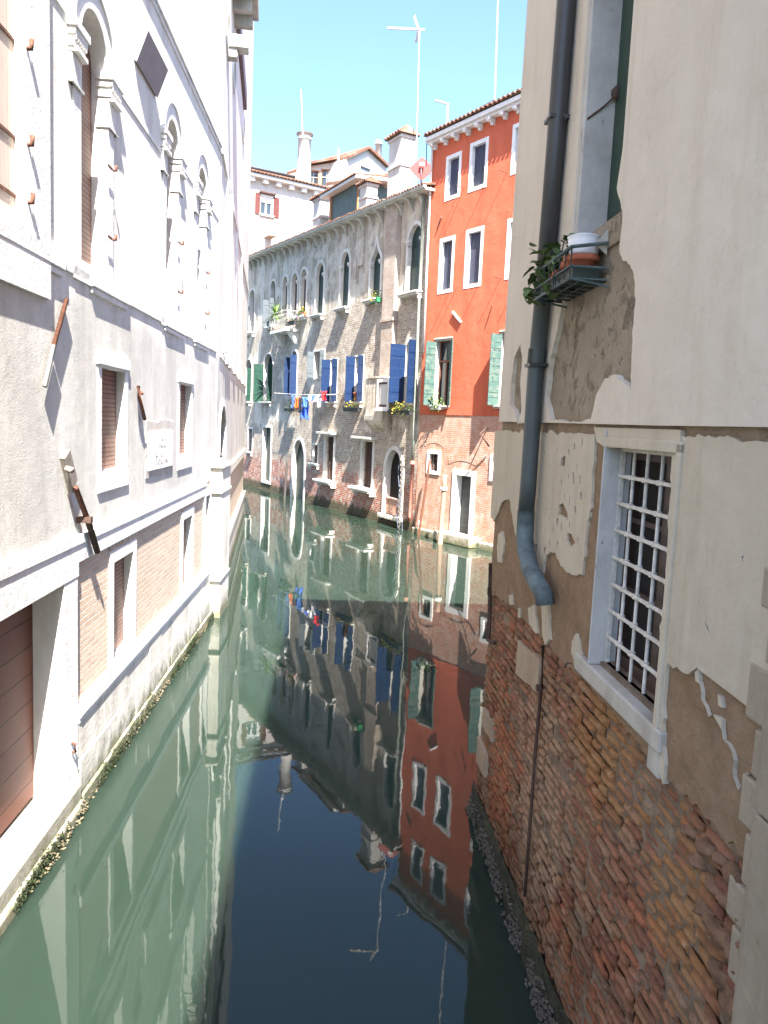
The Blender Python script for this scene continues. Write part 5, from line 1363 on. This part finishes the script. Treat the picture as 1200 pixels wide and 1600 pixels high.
# hanging chain at the pointed door
s0, z0 = GW.px(627, 722, .25); s1, z1 = GW.px(624, 828, .25)
o = thing('mooring_chain', 'pale chain and ropes hanging beside the dark pointed water door', 'chain', GW.M @ T((s0 * GW.g, .25, z0)))
b = MB(GW.g); L = z0 - z1
for k in range(26):
    t = k / 26; a = k % 2
    c = (-.05 * math.sin(t * 7) + (s1 - s0) * t, 0, -L * t)
    b.tube([(c[0] + .045 * math.cos(q) * (1 - a), c[1] + .045 * math.cos(q) * a, c[2] + .075 * math.sin(q)) for q in [i * PI / 4 for i in range(9)]], .013, 5)
b.build('links', m_simple('pale rope', (.13, .125, .115), .9, .2, 20), o)
b = MB(GW.g); b.tube([(.08 * math.sin(k * .8) + .07, .03, -L * k / 14) for k in range(15)], .018, 5); b.tube([(-.1 - .03 * k, .0, -1.1 - .2 * k) for k in range(10)], .014, 5); b.build('rope', m_simple('blue white rope', (.10, .12, .17), .9, .3, 14), o)
b = MB(GW.g); b.tube([(0, -.27, .05), (0, .03, .05), (0, .0, -.02)], .02, 6); b.build('bracket', RUST_DARK, o)

# ================================================================== plant rack on the near wall
sN, sF, ZR_ = -3.04, -2.22, 5.085
o = thing('plant_rack', 'green metal plant rack fixed under the upper window of the cream house', 'plant rack', RW.M @ T((sN * RW.g, 0, ZR_ - .18)))
ln = sF - sN
b = MB()
r = .0075; D = .25
b.tube([(0, .0, .22), (0, D, .18), (ln, D, .18), (ln, .0, .18)], r * 1.5, 6)
b.tube([(0, .03, 0), (0, D, 0), (ln, D, 0), (ln, .03, 0)], r, 6); b.tube([(0, .03, .07), (0, D, .07), (ln, D, .07), (ln, .03, .07)], r, 6)
for k in range(8): a = ln * k / 7; b.tube([(a, D, .18), (a, D, 0), (a, .03, -.01)], r * .8, 5)
for k in range(4): e = .03 + (D - .03) * k / 3; b.tube([(0, e, -.005), (ln, e, -.005)], r * .8, 5)
b.tube([(0, .01, -.04), (0, .12, -.02), (0, D, 0)], r, 5); b.tube([(ln, .01, -.04), (ln, .12, -.02), (ln, D, 0)], r, 5)
b.build('frame', RACKM, o)
b = MB(); b.hexa([(.02, .09, .20), (.03, .09, .20), (.03, .03, .15), (.02, .03, .15), (.02, .10, .215), (.03, .10, .215), (.03, .03, .30), (.02, .03, .30)]); b.build('bracket_plate', m_simple('cream bracket', (.45, .42, .36), .7, .2), o)
def rackM(s, e, z): return RW.M @ T((s * RW.g, e, z))
zb = ZR_ - .17
def tray(s0, s1, label):
    o = thing('tray', label, 'tray', rackM((s0 + s1) / 2, .14, zb)); h = abs(s1 - s0) / 2
    b = MB(); b.slab(rectp(-h, h, -.085, .085), [rectp(-h + .012, h - .012, -.073, .073)], .075, 0)
    b.v = [(x, z, y) for x, y, z in b.v]; b.box(-h + .01, h - .01, .004, .015, -.08, .08); b.box(-h - .008, h + .008, .066, .078, .085, .094); b.box(-h - .008, h + .008, .066, .078, -.094, -.085)
    b.build('body', TRAY, o, bevel=.004)
tray(-3.0, -2.66, 'dark green planter tray at the window end of the plant rack'); tray(-2.63, -2.28, 'dark green planter tray at the drainpipe end of the plant rack')
def pot(s, e, z, r, h, label, tilt=0.0, M2=None, soil=True):
    M = rackM(s, e, z)
    if tilt: M = M @ Matrix.Rotation(tilt, 4, 'Y')
    o = thing('flower_pot', label, 'flower pot', M, 'terracotta pots in the plant rack')
    b = MB(); b.lathe((0, 0, 0), [(.005, 0), (r * .68, 0), (r * .70, .01), (r * .9, h * .74), (r, h * .74), (r * 1.04, h * .78), (r * 1.04, h), (r * .92, h), (r * .88, h * .78), (r * .86, h * .7)], 22); b.build('pot', TERRA, o)
    b = MB(); b.lathe((0, 0, 0), [(0, h * .84), (r * .5, h * .86), (r * .9, h * .82)], 16); b.build('soil', SOIL, o)
    return o
pot(-2.88, .14, zb + .02, .105, .13, 'widest terracotta pot, under the white bowl')
pot(-2.70, .15, zb + .02, .062, .13, 'dark red terracotta pot right behind the widest pot')
pot(-2.53, .16, zb + .015, .052, .115, 'slim terracotta pot tilted among the ivy', .12)
pot(-2.43, .16, zb + .015, .045, .10, 'small terracotta pot near the far end of the rack', .05)
pot(-2.34, .17, zb + .015, .036, .075, 'tiniest terracotta pot at the far end of the rack', -.1)
o = thing('bowl', 'white enamel bowl sitting on the widest terracotta pot', 'bowl', rackM(-2.885, .13, zb + .155))
b = MB(); b.lathe((0, 0, 0), [(.005, 0), (.078, 0), (.086, .01), (.096, .08), (.100, .105), (.104, .108), (.100, .112), (.092, .10), (.082, .02), (0, .015)], 28); b.build('body', WHITE_CERAMIC, o)
b = MB(); b.lathe((0, 0, 0), [(.0, .10), (.06, .125), (.098, .108)], 24); b.build('lid', m_simple('pale blue lid', (.62, .66, .72), .3, .05), o)
o = thing('ivy_plant', 'trailing ivy spilling over the drainpipe end of the plant rack', 'plant', rackM(-2.47, .16, zb + .1))
b = MB(); rnd = random.Random(8)
for i in range(60):
    p = Vector((rnd.gauss(.0, .12), rnd.gauss(.02, .05), rnd.gauss(.11, .05))); leaf_at(b, p, rnd, rnd.uniform(.06, .12), 'ivy', .2)
b.build('foliage', IVY, o)
b = MB(); b2 = MB()
for st in ([(.0, .0, .02), (.15, .03, .11), (.30, .06, .12), (.36, .06, .10)], [(.05, .02, .05), (.2, .1, .05), (.30, .12, -.02), (.36, .10, -.10)], [(.1, .03, .05), (.25, .06, .0), (.33, .07, -.08), (.30, .05, -.14)], [(-.3, .08, .0), (-.22, .12, -.08), (-.2, .1, -.13)], [(0, 0, 0), (-.1, .02, .12), (-.16, .02, .2)], [(0, 0, 0), (.05, .02, .12), (.04, .03, .21)]):
    b.tube(st, .004, 5)
    for q in st[1:]:
        for _ in range(3): leaf_at(b2, Vector(q) + Vector((rnd.gauss(0, .015), rnd.gauss(0, .015), rnd.gauss(0, .015))), rnd, rnd.uniform(.05, .085), 'ivy', .3)
b.build('stem', WOOD_DARK, o); b2.build('trailing_leaves', LEAF, o)

# ================================================================== waterline growth
b = MB(); rnd = random.Random(21)
for i in range(1900):
    s = rnd.uniform(-4.9, .0); z = rnd.gauss(.05, .06)
    if z < -.03 or z > .22: continue
    if noise.noise(Vector((s * 2.3, z * 6, 9))) < -.15: continue
    e = .025 + max(0, .10 - z) * rnd.uniform(.1, .5)
    p = RW.P(s, z, e); r = rnd.uniform(.008, .02); b.rock(p, (r, r * 1.5, r * .8), seed=i % 60, sub=1, amp=.5)
b.build('mussels', SHELL, None, kind='stuff')
b = MB(RW.g); n = 60
pts = []
for i in range(n + 1):
    s = -5.6 + 5.62 * i / n
    for e, z in ((.0, .30), (.015, .18), (.03, .06), (.045, -.3)): pts.append((s, e + .012 * noise.noise(Vector((s * 3, z * 5, 1))), z + .05 * noise.noise(Vector((s * 2.2, z, 4)))))
b.add(pts, [(i * 4 + k, i * 4 + k + 1, i * 4 + k + 5, i * 4 + k + 4) for i in range(n) for k in range(3)], True)
b.build('weed_skirt', m_simple('dark slimy stone', (.03, .033, .02), .6, .6, 7, .02), RH.root)
b = MB(); rnd = random.Random(31)
for i in range(800):
    s = rnd.uniform(.3, 10.2); z = abs(rnd.gauss(0, .06))
    if noise.noise(Vector((s * 1.7, 0, 7))) < -.25 and rnd.random() < .6: continue
    p = LW.P(s, z, .06 + max(0, .12 - z) * rnd.uniform(.1, .4) + (.04 if s < 1.74 else 0)); r = rnd.uniform(.007, .015); b.rock(p, (r * 1.2, r * 1.4, r * .7), seed=i % 50, sub=1, amp=.5)
b.build('mussels', m_simple('grey shells', (.12, .10, .06), .7, .8, 30, .002), None, kind='stuff')
b = MB(); rnd = random.Random(41)
for i in range(15000):
    s = rnd.uniform(.0, 9.8); 
    if noise.noise(Vector((s * .9, 2, 3))) + .15 < rnd.random() * .6: continue
    z = .03 + abs(rnd.gauss(.05, .07)); p = LW.P(s, z, (.085 if s > 1.74 else .10) + rnd.uniform(0, .02))
    r = rnd.uniform(.006, .016); a = rnd.uniform(0, 2 * PI)
    d = Vector((math.cos(a), math.sin(a), rnd.uniform(-1.2, -.1))).normalized() * r * 1.5; u = Vector((-math.sin(a), math.cos(a), 0)) * r * .5
    b.add([p - u, p + u, p + d + u * .4, p + d - u * .4], [(0, 1, 2, 3)])
b.build('seaweed', ALGAE, None, kind='stuff')
bpy.context.view_layer.update()
